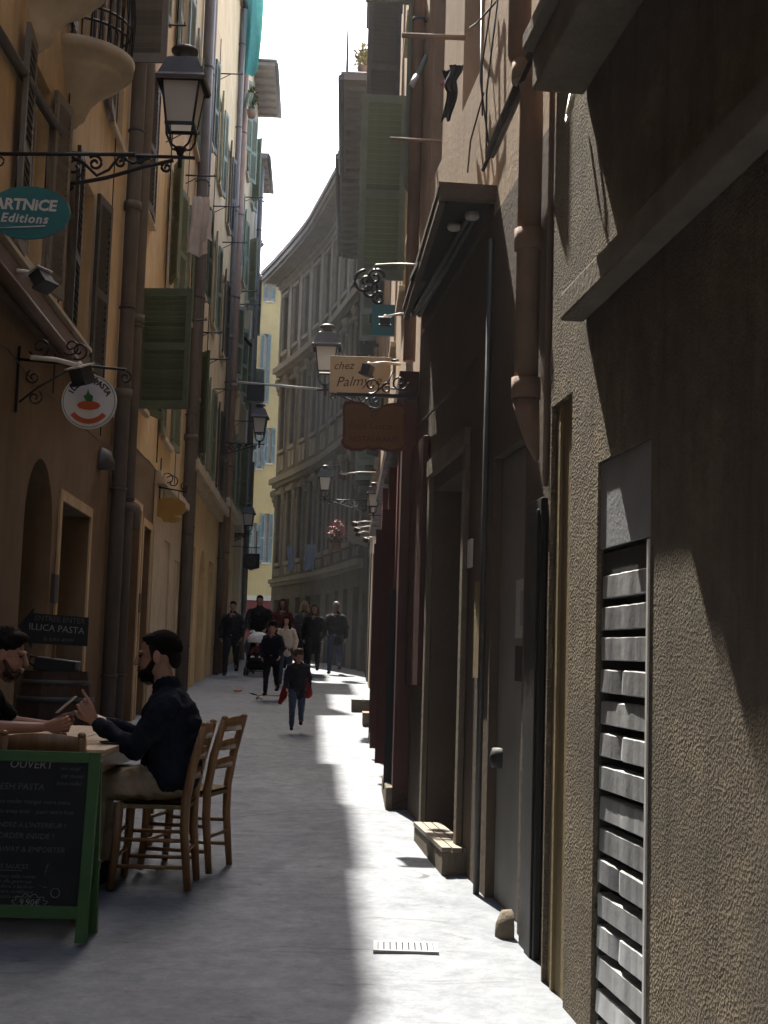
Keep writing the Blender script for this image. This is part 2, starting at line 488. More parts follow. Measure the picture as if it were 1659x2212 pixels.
class Wall:
    def __init__(s, A, B):
        s.A, s.B = Vector(A), Vector(B)
        d = (s.B - s.A); s.L = d.length; d.normalize()
        s.d = d
        s.n = Vector((-d.y, d.x))                 # towards the street
        s.m = Matrix(((d.x, s.n.x, 0, s.A.x), (d.y, s.n.y, 0, s.A.y), (0, 0, 1, 0), (0, 0, 0, 1)))
        s.i = s.m.inverted()
    def loc(s, px, py, n=0):
        o = s.i @ CAMP; r = s.i.to_3x3() @ ray(px, py)
        t = (n - o.y)/r.y; p = o + r*t
        return p.x, p.z
    def s(s_, y):
        return (y - s_.A.y)/s_.d.y
    def w(s, u, n, z):
        return s.m @ Vector((u, n, z))

def wallpiece(L0, L1, z0, z1, ops, D=.5, n0=0., back=True):
    """a wall slab from L0 to L1 with openings (s0, s1, z0, z1, depth, arch)"""
    b = MB()
    ops = [o for o in ops if o[1] > L0 and o[0] < L1]
    S = sorted(set([L0, L1] + [q for o in ops for q in o[:2]])); Z = sorted(set([z0, z1] + [min(max(q, z0), z1) for o in ops for q in o[2:4]]))
    for i in range(len(S)-1):
        for j in range(len(Z)-1):
            cs, cz = (S[i]+S[i+1])/2, (Z[j]+Z[j+1])/2
            if any(o[0] < cs < o[1] and o[2] < cz < o[3] for o in ops): continue
            b.quad((S[i],n0,Z[j]), (S[i],n0,Z[j+1]), (S[i+1],n0,Z[j+1]), (S[i+1],n0,Z[j]))
    for o in ops:
        a, c, u, v, dp = o[:5]; arch = len(o) > 5 and o[5]
        u = max(u, z0)
        r = (c-a)/2
        vt = v - r if arch else v
        b.quad((a,n0,u), (a,n0-dp,u), (a,n0-dp,vt), (a,n0,vt))
        b.quad((c,n0,u), (c,n0,vt), (c,n0-dp,vt), (c,n0-dp,u))
        b.quad((a,n0,u), (c,n0,u), (c,n0-dp,u), (a,n0-dp,u))
        if not arch:
            b.quad((a,n0,v), (a,n0-dp,v), (c,n0-dp,v), (c,n0,v))
        else:
            m_ = (a+c)/2; K = 12
            pts = [(m_ - r*math.cos(math.pi*k/K), vt + r*math.sin(math.pi*k/K)) for k in range(K+1)]
            for k in range(K):
                p, q = pts[k], pts[k+1]
                b.quad((p[0],n0,p[1]), (p[0],n0-dp,p[1]), (q[0],n0-dp,q[1]), (q[0],n0,q[1]))
                cor = (a, v) if k < K/2 else (c, v)
                b.poly([(cor[0],n0,cor[1]), (q[0],n0,q[1]), (p[0],n0,p[1])])
        b.quad((a,n0-dp,u), (c,n0-dp,u), (c,n0-dp,v), (a,n0-dp,v))
    if back:
        b.quad((L0,n0,z1), (L0,n0-D,z1), (L1,n0-D,z1), (L1,n0,z1))
        b.quad((L0,n0,z0), (L0,n0-D,z0), (L0,n0-D,z1), (L0,n0,z1))
        b.quad((L1,n0,z0), (L1,n0,z1), (L1,n0-D,z1), (L1,n0-D,z0))
        b.quad((L0,n0-D,z0), (L1,n0-D,z0), (L1,n0-D,z1), (L0,n0-D,z1))
    return b

SLATS = {}
SHT = -.95                                               # the way the louvres lean
def shutter(parent, w, h, mt, m, slats=True, mid=.5, pitch=.062, name='shutter'):
    """a louvred leaf: hinge at x = 0, hangs in the x-z plane"""
    f = MB(); t = .018; st = min(.07, w*.16)
    f.box(0, st, -t, t, 0, h); f.box(w-st, w, -t, t, 0, h)
    f.box(st, w-st, -t, t, 0, .11); f.box(st, w-st, -t, t, h-.09, h)
    zm = h*mid
    f.box(st, w-st, -t, t, zm-.045, zm+.045)
    f.tube([(-.006,0,.12),(-.006,0,.28)], .012, 6); f.tube([(-.006,0,h-.28),(-.006,0,h-.12)], .012, 6)
    zs = []
    for a, c in ((.11, zm-.045), (zm+.045, h-.09)):
        k = max(2, int((c-a)/pitch)); zs += [a + (c-a)*(i+.5)/k for i in range(k)]
    key = (round(w-2*st, 2), mt)
    if key not in SLATS:
        q = MB(); q.box(0, w-2*st, -.037, .037, -.0055, .0055)
        SLATS[key] = q.mesh('slat', mt)
    if not slats:
        for z in zs:
            f.box(0, w-2*st, -.034, .034, -.004, .004, m=T(st, 0, z) @ RX(SHT))
    o = f.build(name, mt, parent, m)
    if slats:
        for z in zs:
            inst('slat', SLATS[key], o, T(st, 0, z) @ RX(SHT))
    return o

def window(b, s0, s1, z0, z1, dep=.16, fm='window_white', n0=0., sill='cream_stone', bars=True):
    """casement set back in its opening, with a pane behind and a sill"""
    f = MB(); y0, y1 = n0-dep+.02, n0-dep+.06; t = .05
    f.box(s0, s0+t, y0, y1, z0, z1); f.box(s1-t, s1, y0, y1, z0, z1)
    f.box(s0+t, s1-t, y0, y1, z0, z0+t); f.box(s0+t, s1-t, y0, y1, z1-t, z1)
    mid = (s0+s1)/2
    f.box(mid-.03, mid+.03, y0-.002, y1+.004, z0+t, z1-t)
    if bars:
        for k in (1, 2):
            zz = z0 + (z1-z0)*k/3; f.box(s0+t, s1-t, y0+.004, y1-.006, zz-.012, zz+.012)
    o = f.build('window', fm, b)
    q = MB(); q.box(s0+.01, s1-.01, n0-dep+.008, n0-dep+.016, z0+.01, z1-.01); q.build('pane', 'pane', o)
    if sill:
        q = MB(); q.box(s0-.07, s1+.07, n0-.03, n0+.07, z0-.075, z0-.002); q.build('sill', sill, b, bevel=.008)
    return o

def door(b, s0, s1, z0, z1, dep, mt='door_brown', n0=0., leaves=2, glass=False):
    f = MB(); y0, y1 = n0-dep+.01, n0-dep+.06
    w = (s1-s0)/leaves
    for k in range(leaves):
        a, c = s0+k*w, s0+(k+1)*w-.008
        f.box(a, c, y0, y1-.02, z0, z1)
        f.box(a, a+.08, y1-.02, y1, z0, z1); f.box(c-.08, c, y1-.02, y1, z0, z1)
        for zz in (z0, z0+(z1-z0)*.36, z0+(z1-z0)*.7, z1-.1):
            f.box(a+.08, c-.08, y1-.021, y1-.001, zz, zz+.1)
    o = f.build('door', mt, b)
    h = MB(); h.tube([((s0+s1)/2-.05, y1, z0+1.05), ((s0+s1)/2-.05, y1+.05, z0+1.05), ((s0+s1)/2-.14, y1+.05, z0+1.05)], .011, 6)
    h.build('handle', 'iron', o)
    return o

def downpipe(b, s, n, z0, z1, r, mt, collars=()):
    f = MB(); f.tube([(s, n, z0), (s, n, z1)], r, 10)
    for z in collars:
        f.tube([(s, n, z-.05), (s, n, z+.05)], r*1.22, 10)
    o = f.build('downpipe', mt, b)
    k = MB(); k.tube([(0, 0, -.015), (0, 0, .015)], r*1.12, 10); k.box(-.012, .012, -n, 0, -.012, .012)
    me = k.mesh('clamp', 'grey_iron')
    z = z0 + .8
    while z < z1:
        inst('clamp', me, o, T(s, n, z)); z += 2.1
    return o

def eave(b, L0, L1, z, over, mt='soffit', n0=0., th=.1, rafters=True, tile=True):
    f = MB(); f.box(L0, L1, n0-.5, n0+over, z, z+th)
    o = f.build('eave', mt, b)
    if rafters:
        k = MB(); k.box(-.04, .04, n0+.005, n0+over-.05, z-.09, z-.003); me = k.mesh('rafter', mt)
        q = max(L0+.3, L1-12)
        while q < L1-.1:
            inst('rafter', me, o, T(q, 0, 0)); q += .55
    if tile:
        t = MB(); q = L0
        while q < L1-.05:
            t.lathe([(.09, 0), (.09, .5+over)], 6, 0, math.pi, T(q+.1, n0+over+.06, z+th+.005) @ RX(math.pi/2) @ RZ(0)); q += .2
        kind(t.build('roof_tiles', 'roof_slate', o), 'stuff')
    k = MB(); k.tube([(L0, n0+over+.05, z+.04), (L1, n0+over+.05, z+.04)], .06, 8); k.build('gutter', 'grey_iron', o)
    return o

# ------------------------------------------------------------ left side of the street
def lx(y): return -2.41 - .045*y
def left(y0, y1, off=0.):
    return Wall((lx(y1)+off, y1), (lx(y0)+off, y0))
def lbuild(label, y0, y1, H, mt, ops, over, off=0., low=None):
    W = left(y0, y1, off)
    b = thing('house', label, 'house', W.m, 'houses along the left side of the street')
    if low:                                                # street level in a darker ochre, its shade put into the colour
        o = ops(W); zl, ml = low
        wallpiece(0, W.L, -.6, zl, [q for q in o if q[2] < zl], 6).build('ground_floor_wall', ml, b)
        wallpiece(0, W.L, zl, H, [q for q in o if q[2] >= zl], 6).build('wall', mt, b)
    else:
        wallpiece(0, W.L, -.6, H, ops(W), 6).build('wall', mt, b)
    eave(b, 0, W.L, H+.004, over)
    return W, b
def sw(W, y0, y1):                                         # two distances along the street -> wall coordinates
    a, c = sorted((W.s(y0), W.s(y1))); return a, c
def winset(W, b, y0, y1, z0, z1, mt, near=180, far=180, slats=False, fm='window_white', mid=.45, n=.045):
    """window with a pair of shutters swung by the given angles (0 closed, 180 flat on the wall)"""
    a, c = sw(W, y0, y1)
    window(b, a, c, z0, z1, fm=fm)
    w = (c-a)/2; h = z1-z0+.06
    for hinge, sgn, ang in ((a, 1, far), (c, -1, near)):
        if ang is None: continue
        A = R_(ang)
        m = T(hinge, n, z0-.03) @ (RZ(A) if sgn > 0 else RZ(math.pi - A))
        shutter(b, w, h, mt, m, slats, mid)
def openings(W, lst, dep=.2):
    out = []
    for o in lst:
        a, c = sw(W, o[0], o[1]); out.append((a, c, o[2], o[3], o[4] if len(o) > 4 else dep, o[5] if len(o) > 5 else False))
    return out

# -- first house: orange, two bow balconies, restaurant on the ground floor
LA_w = [(10.45, 11.3, 4.5, 6.15), (12.75, 13.65, 4.3, 6.05), (10.3, 11.3, 7.0, 9.2), (12.0, 12.9, 7.0, 9.2), (14.3, 15.2, 7.1, 8.9),
        (6.2, 7.3, 4.4, 6.2), (2.2, 3.3, 4.4, 6.2), (6.2, 7.3, 7.1, 9.0), (2.2, 3.3, 7.1, 9.0), (10.4, 11.4, 10.4, 12.2), (13.2, 14.1, 10.4, 12.2), (6.2, 7.3, 10.4, 12.2)]
LA_d = [(11.2, 12.4, .1, 3.1, .35, True), (12.75, 14.35, .1, 2.85, .45), (6.3, 8.2, .1, 2.9, .4), (2.5, 4.4, .1, 2.9, .4)]
WA, LA = lbuild('orange plastered house with two round balconies above the cafe table', -32, 15.9, 15.2, 'ochre_near', lambda W: openings(W, LA_w+LA_d), .42, 0., (4.12, 'ochre_shaded'))
for k, (y0, y1, z0, z1) in enumerate(LA_w):
    if k in (0, 1):
        winset(WA, LA, y0, y1, z0, z1, 'shutter_grey' if k == 0 else 'shutter_dark', 176, 172, True)
    elif k == 4: winset(WA, LA, y0, y1, z0, z1, 'shutter_grey', 176, None)
    else: winset(WA, LA, y0, y1, z0, z1, 'shutter_grey', 178, 178)
for o in LA_d:
    a, c = sw(WA, o[0], o[1])
    door(LA, a+.005, c-.005, o[2]+.1, o[3]-(.61 if len(o) > 5 else .02), o[4], 'door_brown')
    if len(o) > 5:
        q = MB(); r = (c-a)/2-.01; K = 12
        q.poly([((a+c)/2 - r*math.cos(math.pi*k/K), -o[4]+.03, o[3]-.6+r*math.sin(math.pi*k/K)) for k in range(K+1)])
        q.build('fanlight', 'pane', LA)
# beige shutter of the upper window, swung out square to the wall
p_ = WA.loc(268, 143)
shutter(LA, .46, 1.9, 'shutter_grey', T(WA.s(15.1), .02, 8.1) @ RZ(R_(84)), True, .45)
# stone bow balconies
for yb in (10.55, 12.15):
    s_ = WA.s(yb); q = MB()
    prof = [(.02,6.18), (.07,6.19), (.10,6.24), (.13,6.25), (.15,6.30), (.19,6.40), (.30,6.52), (.42,6.60), (.47,6.64), (.475,6.67), (.50,6.675), (.51,6.72), (.55,6.725), (.56,6.82), (.54,6.83), (.0,6.835)]
    q.lathe(prof, 24, 0, math.pi, T(s_, 0, 0))
    bc = q.build('balcony', 'cream_stone', LA)
    k = MB(); R0 = .52
    for z in (7.0, 7.12, 7.9, 7.98):
        k.tube([(s_+R0*math.cos(math.pi*i/20), R0*math.sin(math.pi*i/20), z) for i in range(21)], .013, 6)
    for i in range(1, 20):
        a = math.pi*i/20; x, y = R0*math.cos(a), R0*math.sin(a)
        k.tube([(s_+x, y, 6.83), (s_+x*1.05, y*1.05, 7.25), (s_+x, y, 7.55), (s_+x, y, 7.98)], .008, 5)
    k.build('railing', 'iron', bc)
# trunking that slopes along the wall, rolled awning hood, wires
a0, c0 = WA.loc(0, 76, .05), WA.loc(128, 286, .05)
q = MB(); q.tube([(a0[0]+1.5, .05, a0[1]+1.5*(a0[1]-c0[1])/(a0[0]-c0[0])), (c0[0], .05, c0[1])], .045, 6); q.build('cable_trunking', 'grey_iron', LA)
a1, c1 = WA.loc(20, 522), WA.loc(193, 778)
sa, sc = sw(WA, 13.2, 8.0)
zt = 4.29
q = MB()
q.prism([(.003, zt+.05), (.12, zt), (.13, zt-.22), (.003, zt-.24)], (sa, sc), axis=0)
hood = q.build('awning_hood', 'brown_paint', LA)
q = MB(); q.tube([(sa+1.0, .17, zt-.27), (sc, .17, zt-.27)], .055, 8); q.build('awning_roll', 'door_brown', hood)
q = MB(); q.box(sa, sc, .004, .135, zt+.052, zt+.085); q.build('cover_strip', 'cream_stone', hood)
for (s_, n_, r_, mt) in ((WA.s(15.62), .10, .085, 'pipe_grey'),):
    downpipe(LA, s_, n_, .4, 15.1, r_, mt, (4.4, 6.6))
q = MB(); q.box(WA.s(15.9)+.02, WA.s(-32), .003, .02, -.5, .62); q.build('plinth', 'brown_paint', LA)
# hooded wall lamp base and small plaques of the photograph's ground floor
u, z = WA.loc(215, 1005); q = MB(); q.lathe([(.0,.2),(.10,.16),(.15,.05),(.16,-.03),(.0,-.05)], 12, 0, math.pi, T(u, .01, z)); q.build('wall_hood', 'grey_iron', LA)
u, z = WA.loc(238, 950); 

# -- second house: deeper yellow, big green shutter swung out
LB_w = [(17.5, 18.5, 4.7, 6.15), (20.6, 21.7, 4.7, 6.3), (17.3, 18.2, 7.2, 9.0), (20.3, 21.3, 6.95, 8.75), (17.3, 18.2, 10.2, 12.0), (20.3, 21.3, 10.2, 12.0), (23.0, 23.8, 7.2, 8.9), (23.0, 23.8, 10.2, 12.0)]
LB_d = [(17.1, 18.6, .2, 3.35, .4), (18.95, 19.8, .2, 3.2, .4), (21.3, 22.2, .3, 3.2, .35)]
WB, LB = lbuild('yellow ochre house behind the big open green shutter', 15.904, 24.4, 15.6, 'ochre_mid', lambda W: openings(W, LB_w+LB_d), .45, -.03, (4.12, 'ochre_shaded'))
for k, (y0, y1, z0, z1) in enumerate(LB_w):
    if k == 0: winset(WB, LB, y0, y1, z0, z1, 'shutter_green', None, 165)
    elif k == 3: winset(WB, LB, y0, y1, z0, z1, 'shutter_pale', 160, 172)
    elif k == 2: winset(WB, LB, y0, y1, z0, z1, 'shutter_dark', 4, 4)
    else: winset(WB, LB, y0, y1, z0, z1, 'shutter_pale', 177, 175)
for o in LB_d:
    a, c = sw(WB, o[0], o[1]); door(LB, a+.005, c-.005, o[2]+.25, o[3]-.02, o[4], 'door_brown')
shutter(LB, .665, 1.56, 'shutter_green', T(WB.s(17.42), .03, 4.55) @ RZ(R_(83)), True, .52)
downpipe(LB, WB.s(16.55), .10, .4, 15.2, .085, 'pipe_grey', (3.2, 5.5))
downpipe(LB, WB.s(23.9), .12, .6, 15.2, .10, 'pipe_grey', (5.2,))
q = MB(); q.box(WB.s(21.9), WB.s(19.3), -.4, .5, 15.73, 16.5); q.build('roof_parapet', 'ochre_mid', LB)
# cream painted portal of the second house
a, c = sw(WB, 19.95, 24.3)
wallpiece(a, c, -.4, 3.9, [(WB.s(22.2), WB.s(21.3), .3, 3.2, .35), (WB.s(23.7), WB.s(22.9), .5, 3.0, .1)], .03, .04).build('portal', 'cream_stone', LB)
q = MB(); q.box(a-.02, c, .004, .16, 3.9, 4.02); q.box(a-.02, c, .004, .10, 4.02, 4.1); q.build('portal_cornice', 'cream_stone', LB, bevel=.01)
u, z = WB.loc(266, 1105); q = MB(); q.tube([(u, .1, z-.2), (u, .1, z+.05), (u, .14, z+.12)], [.10, .12, .07], 10); q.build('pipe_hopper', 'pipe_grey', LB)

# -- third house: yellow, string course
LC_w = [(25.5, 26.35, 5.15, 7.0), (28.1, 28.95, 5.15, 7.0), (30.8, 31.6, 5.15, 7.0), (25.6, 26.3, 8.3, 10.1), (28.2, 28.9, 8.3, 10.1), (31.0, 31.7, 8.3, 10.1),
        (25.6, 26.3, 11.3, 13.1), (28.2, 28.9, 11.3, 13.1), (31.0, 31.7, 11.3, 13.1)]
LC_d = [(25.6, 27.0, .5, 3.5, .3), (27.9, 29.5, .5, 3.6, .3, True), (30.4, 31.8, .5, 3.5, .3)]
WC, LC = lbuild('yellow house with a cream string course beyond the white laundry', 24.404, 33.0, 17.3, 'ochre_far', lambda W: openings(W, LC_w+LC_d), .06, -.02)
for k, (y0, y1, z0, z1) in enumerate(LC_w):
    winset(WC, LC, y0, y1, z0, z1, ('shutter_green', 'shutter_pale', 'shutter_dark')[k % 3], 150 if k == 0 else 174, 172)
for o in LC_d:
    a, c = sw(WC, o[0], o[1]); door(LC, a+.005, c-.005, o[2]+.3, o[3]-(.82 if len(o) > 5 else .02), o[4], 'door_dark')
q = MB(); q.box(0.01, WC.L-.01, .004, .22, 4.72, 4.9); q.box(0.01, WC.L-.01, .004, .12, 4.55, 4.718); q.build('string_course', 'cream_stone', LC, bevel=.01)
downpipe(LC, WC.s(32.6), .09, .8, 17.2, .07, 'pipe_grey', (6, 9))
q = MB(); q.box(WC.s(30.5), WC.s(28.3), -.4, .05, 17.43, 18.3); q.build('roof_parapet', 'ochre_far', LC)
downpipe(LC, WC.s(24.7), .1, .8, 17.2, .07, 'pipe_grey', (6,))

# -- fourth, fifth and sixth houses
LD_w = [(34.0, 34.7, z, z+1.8) for z in (5.4, 8.5, 11.5, 14.5)] + [(36.5, 37.2, z, z+1.8) for z in (5.4, 8.5, 11.5, 14.5)]
LD_d = [(34.6, 35.8, .8, 3.7, .3), (36.2, 37.4, .8, 3.7, .3)]
WD, LD = lbuild('pale yellow house carrying the teal netting near its roof', 33.004, 38.1, 18.5, 'ochre_far', lambda W: openings(W, LD_w+LD_d), .06, 0.02)
for k, (y0, y1, z0, z1) in enumerate(LD_w): winset(WD, LD, y0, y1, z0, z1, 'shutter_pale', 172, 150 if k % 2 else 170)
for o in LD_d:
    a, c = sw(WD, o[0], o[1]); door(LD, a+.005, c-.005, o[2]+.3, o[3]-.02, o[4], 'door_dark')
q = MB(); q.box(0.01, WD.L-.01, .004, .18, 5.0, 5.2); q.build('string_course', 'cream_stone', LD)
downpipe(LD, WD.s(33.5), .1, 1, 18.4, .09, 'pipe_terracotta', (8,))
LE_w = [(39.6, 40.3, z, z+1.8) for z in (5.6, 8.7, 11.7, 14.7)]
WE, LE = lbuild('cream house whose wooden eave juts out against the sky', 38.104, 42.0, 18.2, 'cream_wall', lambda W: openings(W, LE_w), .62, 0.0)
for k, (y0, y1, z0, z1) in enumerate(LE_w): winset(WE, LE, y0, y1, z0, z1, 'shutter_pale', 140, 165)
LF_w = [(43.3, 44.0, z, z+1.8) for z in (5.8, 8.8, 11.8)]
WF, LF = lbuild('whitish house at the end of the left row before the bend', 42.004, 45.4, 16.9, 'white_wall', lambda W: openings(W, LF_w), .28, 0.04)
for k, (y0, y1, z0, z1) in enumerate(LF_w): winset(WF, LF, y0, y1, z0, z1, 'shutter_pale', 172, 120 if k % 3 == 1 else 165)
downpipe(LF, WF.s(42.4), .1, 1.3, 16.8, .08, 'pipe_grey')

# the left row where it turns with the street, and the house that closes the street behind the viewer
WG = Wall((-9.2, 57.5), (lx(45.4)-.25, 45.6))
LG = thing('house', 'cream house just past the bend on the left', 'house', WG.m)
wallpiece(0, WG.L, -.6, 15.2, [], 5).build('wall', 'cream_wall', LG); eave(LG, 0, WG.L, 15.204, .3)
WZ = Wall((-6, -32.5), (9, -32.5))
LZ = thing('house', 'plain ochre house closing the street behind the viewer', 'house', WZ.m)
wallpiece(0, WZ.L, -1.6, 16, [], 5).build('wall', 'ochre_far', LZ); eave(LZ, 0, WZ.L, 16.004, .3)

# unseen awning added beside the viewer to shade the near left paving
p0 = Vector((lx(-1.8), -1.8, gz(-1.8)))
AW = thing('shading_awning', 'unseen brown awning added on the left wall to darken the near street', 'awning', T(*p0) @ RZ(math.atan(.045)))
q = MB(); q.prism([(.02, 3.3), (2.0, 2.75), (2.0, 2.72), (.02, 3.27)], (-4.4, 2.4), axis=1)
q.v = [(v[0], v[1], v[2]) for v in q.v]; q.build('canopy', 'brown_paint', AW)
q = MB(); q.box(2.003, 2.02, -4.4, 2.4, 2.5, 2.76); q.build('valance', 'brown_paint', AW)
for yy in (-4.2, 2.2):
    q = MB(); q.tube([(.02, yy, 2.5), (1.95, yy, 2.7)], .02, 8); q.build('arm', 'grey_iron', AW)

# iron drying brackets, cables and small fittings of the left facades
def fit(W, b, y, z, n, mt='iron'):
    q = MB(); q.tube([(W.s(y), 0, z), (W.s(y), n, z+.01)], .014, 6); q.tube([(W.s(y), n-.02, z), (W.s(y), n-.02, z+.05)], .01, 5); q.tube([(W.s(y), .01, z-.14), (W.s(y), n*.5, z)], .009, 5)
    q.build('drying_bracket', mt, b)
for (W, b, lst) in ((WB, LB, ((19.3, 8.9, .5), (19.3, 6.6, .45), (22.2, 9.3, .5), (22.3, 6.9, .45), (16.9, 9.4, .5))),
                    (WC, LC, ((24.9, 7.3, .5), (27.2, 7.3, .5), (29.8, 7.2, .5), (27.4, 10.5, .55), (30.2, 10.6, .55), (27.4, 13.3, .5))),
                    (WD, LD, ((35.7, 7.5, .6), (35.7, 10.6, .6), (35.7, 13.5, .6), (33.6, 10.4, .6)))):
    for (y, z, n) in lst: fit(W, b, y, z, n)
def wire(W, b, pts, n=.03, r=.007, mt='iron', sag=.06):
    out = []
    for (p, q) in zip(pts, pts[1:]):
        for k in range(6):
            t = k/6; out.append((W.s(p[0]+(q[0]-p[0])*t), n, p[1]+(q[1]-p[1])*t - sag*4*t*(1-t)))
    out.append((W.s(pts[-1][0]), n, pts[-1][1])); f = MB(); f.tube(out, r, 5); f.build('cable', mt, b)
wire(WA, LA, ((8.5, 3.75), (10.2, 3.7), (12.6, 3.72), (15.4, 3.75))); wire(WA, LA, ((11.95, 6.6), (11.95, 3.7)), sag=0); wire(WA, LA, ((14.6, 9.5), (14.6, 3.75)), sag=0)
wire(WB, LB, ((16.0, 4.15), (19.0, 4.1), (23.6, 4.2))); wire(WB, LB, ((19.9, 12), (19.9, 4.2)), sag=0, r=.01); wire(WB, LB, ((22.4, 13), (22.4, 4.2)), sag=0)
wire(WC, LC, ((24.8, 5.0), (28, 4.98), (32.4, 5.0)), n=.24); wire(WC, LC, ((27.3, 14), (27.3, 5.0)), sag=0, r=.01)
# painted surrounds of the left doorways, number plates, letter boxes
for (W, b, lst) in ((WA, LA, LA_d[1:3]), (WB, LB, LB_d[:2])):
    for o in lst:
        a, c = sw(W, o[0], o[1]); q = MB()
        q.box(a-.10, a-.002, .002, .022, -.2, o[3]+.1); q.box(c+.002, c+.10, .002, .022, -.2, o[3]+.1); q.box(a-.001, c+.001, .002, .024, o[3]+.002, o[3]+.1); q.build('door_surround', 'ochre_near', b)
for (W, b, y, z) in ((WA, LA, 12.58, 1.9), (WB, LB, 18.78, 2.0), (WB, LB, 16.9, 1.6)):
    q = MB(); q.box(W.s(y)-.09, W.s(y)+.09, .002, .035, z, z+.26); q.build('letter_box', 'grey_iron', b, bevel=.006)

# ------------------------------------------------------------ right side of the street
SHT = .95
def rx(y): return 1.36 - .109*y
def right(y0, y1, off=0.):
    return Wall((rx(y0)+off, y0), (rx(y1)+off, y1))
NEARG = 'houses along the right side of the street'
# -- nearest house: roughcast, metal shutter, string band, slab
WN = right(-32, 5.95)
NB = thing('house', 'dark roughcast house with the metal roller shutter closest on the right', 'house', WN.m, NEARG)
sN = WN.s
wallpiece(sN(-32), sN(4.5), -.6, 2.85, [], .5).build('wall', 'roughcast', NB)
wallpiece(sN(4.5), sN(5.95), -.6, 2.85, [(sN(4.5), sN(5.16), -.6, 2.25, .13), (sN(5.57), sN(5.93), -.6, 2.6, .2)], .5).build('wall', 'roughcast', NB)
wallpiece(sN(4.5), sN(5.95), 2.85, 3.80, [], .5).build('wall', 'roughcast', NB)
wallpiece(sN(-32), sN(4.5), 2.85, 3.80, [], .5).build('wall', 'roughcast', NB)
wallpiece(sN(-32), sN(5.95), 3.80, 18, [], 5).build('wall', 'roughcast', NB)
q = MB(); q.box(sN(-32), sN(5.40), .003, .10, 2.845, 2.955); q.build('string_band', 'band_stone', NB, bevel=.010)
q = MB(); q.box(sN(-32), sN(5.45), .003, .22, 3.80, 3.97); q.box(sN(-32), sN(5.47), .003, .26, 3.971, 4.05); q.build('stone_slab', 'band_stone', NB, bevel=.012)
# balcony over the near wall, above the picture's frame
q = MB(); q.box(sN(-6), sN(6.3), .003, .66, 5.5, 5.66); bal = q.build('balcony', 'band_stone', NB, bevel=.01)
k = MB(); k.box(-.009, .009, .60, .618, 5.66, 6.6); bme = k.mesh('baluster', 'iron')
for i in range(61): inst('baluster', bme, bal, T(sN(-5.9) + i*.2, 0, 0))
k = MB(); k.box(sN(-5.95), sN(6.25), .59, .63, 6.6, 6.64); k.build('handrail', 'iron', bal)
# cement panel and roller shutter
q = MB(); q.box(sN(4.505), sN(5.155), -.10, -.012, 1.925, 2.245); q.build('transom_panel', 'grey_cement', NB)
q = MB(); q.box(sN(4.503), sN(4.522), -.125, .006, -.5, 1.91); q.build('shutter_guide', 'slat_white', NB)
q = MB(); q.box(sN(5.135), sN(5.155), -.125, -.02, -.5, 1.91); q.build('shutter_guide', 'grey_iron', NB)
q = MB(); q.box(sN(4.535), sN(5.13), -.128, -.10, -.5, 1.9); q.box(sN(4.53), sN(5.133), -.127, -.02, 1.80, 1.905); rs = q.build('roller_shutter', 'cast_iron_dark', NB)
ws = sN(5.125) - sN(4.54)
slv = []
rs_ = random.Random(17)
for v_ in range(6):                                             # dented slats, a few different ones
    sl_ = MB(); ns = 12; prof = [(-.030, .084), (-.017, .084), (-.012, .080), (-.011, .004), (-.016, .0), (-.060, .0), (-.060, .084)]
    off = [rs_.uniform(-.0007, .0007) for _ in range(ns+1)]; offz = [rs_.uniform(-.001, .001) for _ in range(ns+1)]
    if v_ in (2, 4): k0 = rs_.randint(3, 9); off[k0] -= .011; off[k0+1] -= .005; offz[k0] -= .006
    vs = [(ws*i/ns, y + (off[i] if y > -.05 else 0), z + (offz[i] if z > .05 else 0)) for i in range(ns+1) for (y, z) in prof]
    K = len(prof)
    fs = [(i*K+k, i*K+(k+1) % K, (i+1)*K+(k+1) % K, (i+1)*K+k) for i in range(ns) for k in range(K)] + [tuple(range(K))[::-1], tuple(ns*K+k for k in range(K))]
    sl_.add(vs, fs); slv.append(sl_.mesh('slat', 'slat_metal'))
for i in range(20):
    inst('slat', slv[i % 6], rs, T(sN(4.54), rs_.uniform(-.004, .003), -.42 + i*.1135 + rs_.uniform(-.003, .003)) @ RX(rs_.uniform(-.03, .03)) @ RY(rs_.uniform(-.006, .006)))
# doorway beyond the pier: yellow jambs, door, step
q = MB(); q.box(sN(5.575), sN(5.925), -.19, -.022, -.5, 2.595); q.box(sN(5.80), sN(5.83), -.022, -.008, -.5, 2.59); q.build('door_board', 'yellow_jamb', NB)
u, z = WN.loc(1240, 225, .03); q = MB(); q.tube([(u-.04, .03, z+.08), (u-.04, .05, z-.03), (u, .06, z-.08), (u+.04, .05, z-.03), (u+.05, .03, z+.08)], .007, 6); q.build('cable_loop', 'steel_rod', NB)

# -- brown house: downpipe, iron guard, canopy, dark doors
WR = right(5.954, 10.9, .08)
RB = thing('house', 'brown peeling house with the terracotta downpipe and dark canopy', 'house', WR.m, NEARG)
sR = WR.s
D1 = [(sR(6.82), sR(7.66), -.5, 2.62, .1), (sR(8.5), sR(9.9), -.5, 2.7, .3)]
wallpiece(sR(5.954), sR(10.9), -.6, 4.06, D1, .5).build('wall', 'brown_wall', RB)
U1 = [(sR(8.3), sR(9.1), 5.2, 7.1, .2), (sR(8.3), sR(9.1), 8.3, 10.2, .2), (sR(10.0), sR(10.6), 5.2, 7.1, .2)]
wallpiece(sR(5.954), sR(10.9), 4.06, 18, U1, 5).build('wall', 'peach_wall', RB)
for o in U1: window(RB, o[0], o[1], o[2], o[3], .2, sill=None)
eave(RB, 0, WR.L, 18.004, .4)
q = MB(); q.box(D1[0][0]+.005, D1[0][1]-.005, -.09, -.05, -.4, 2.61); pn = q.build('poster_panel', 'pale_panel', RB)
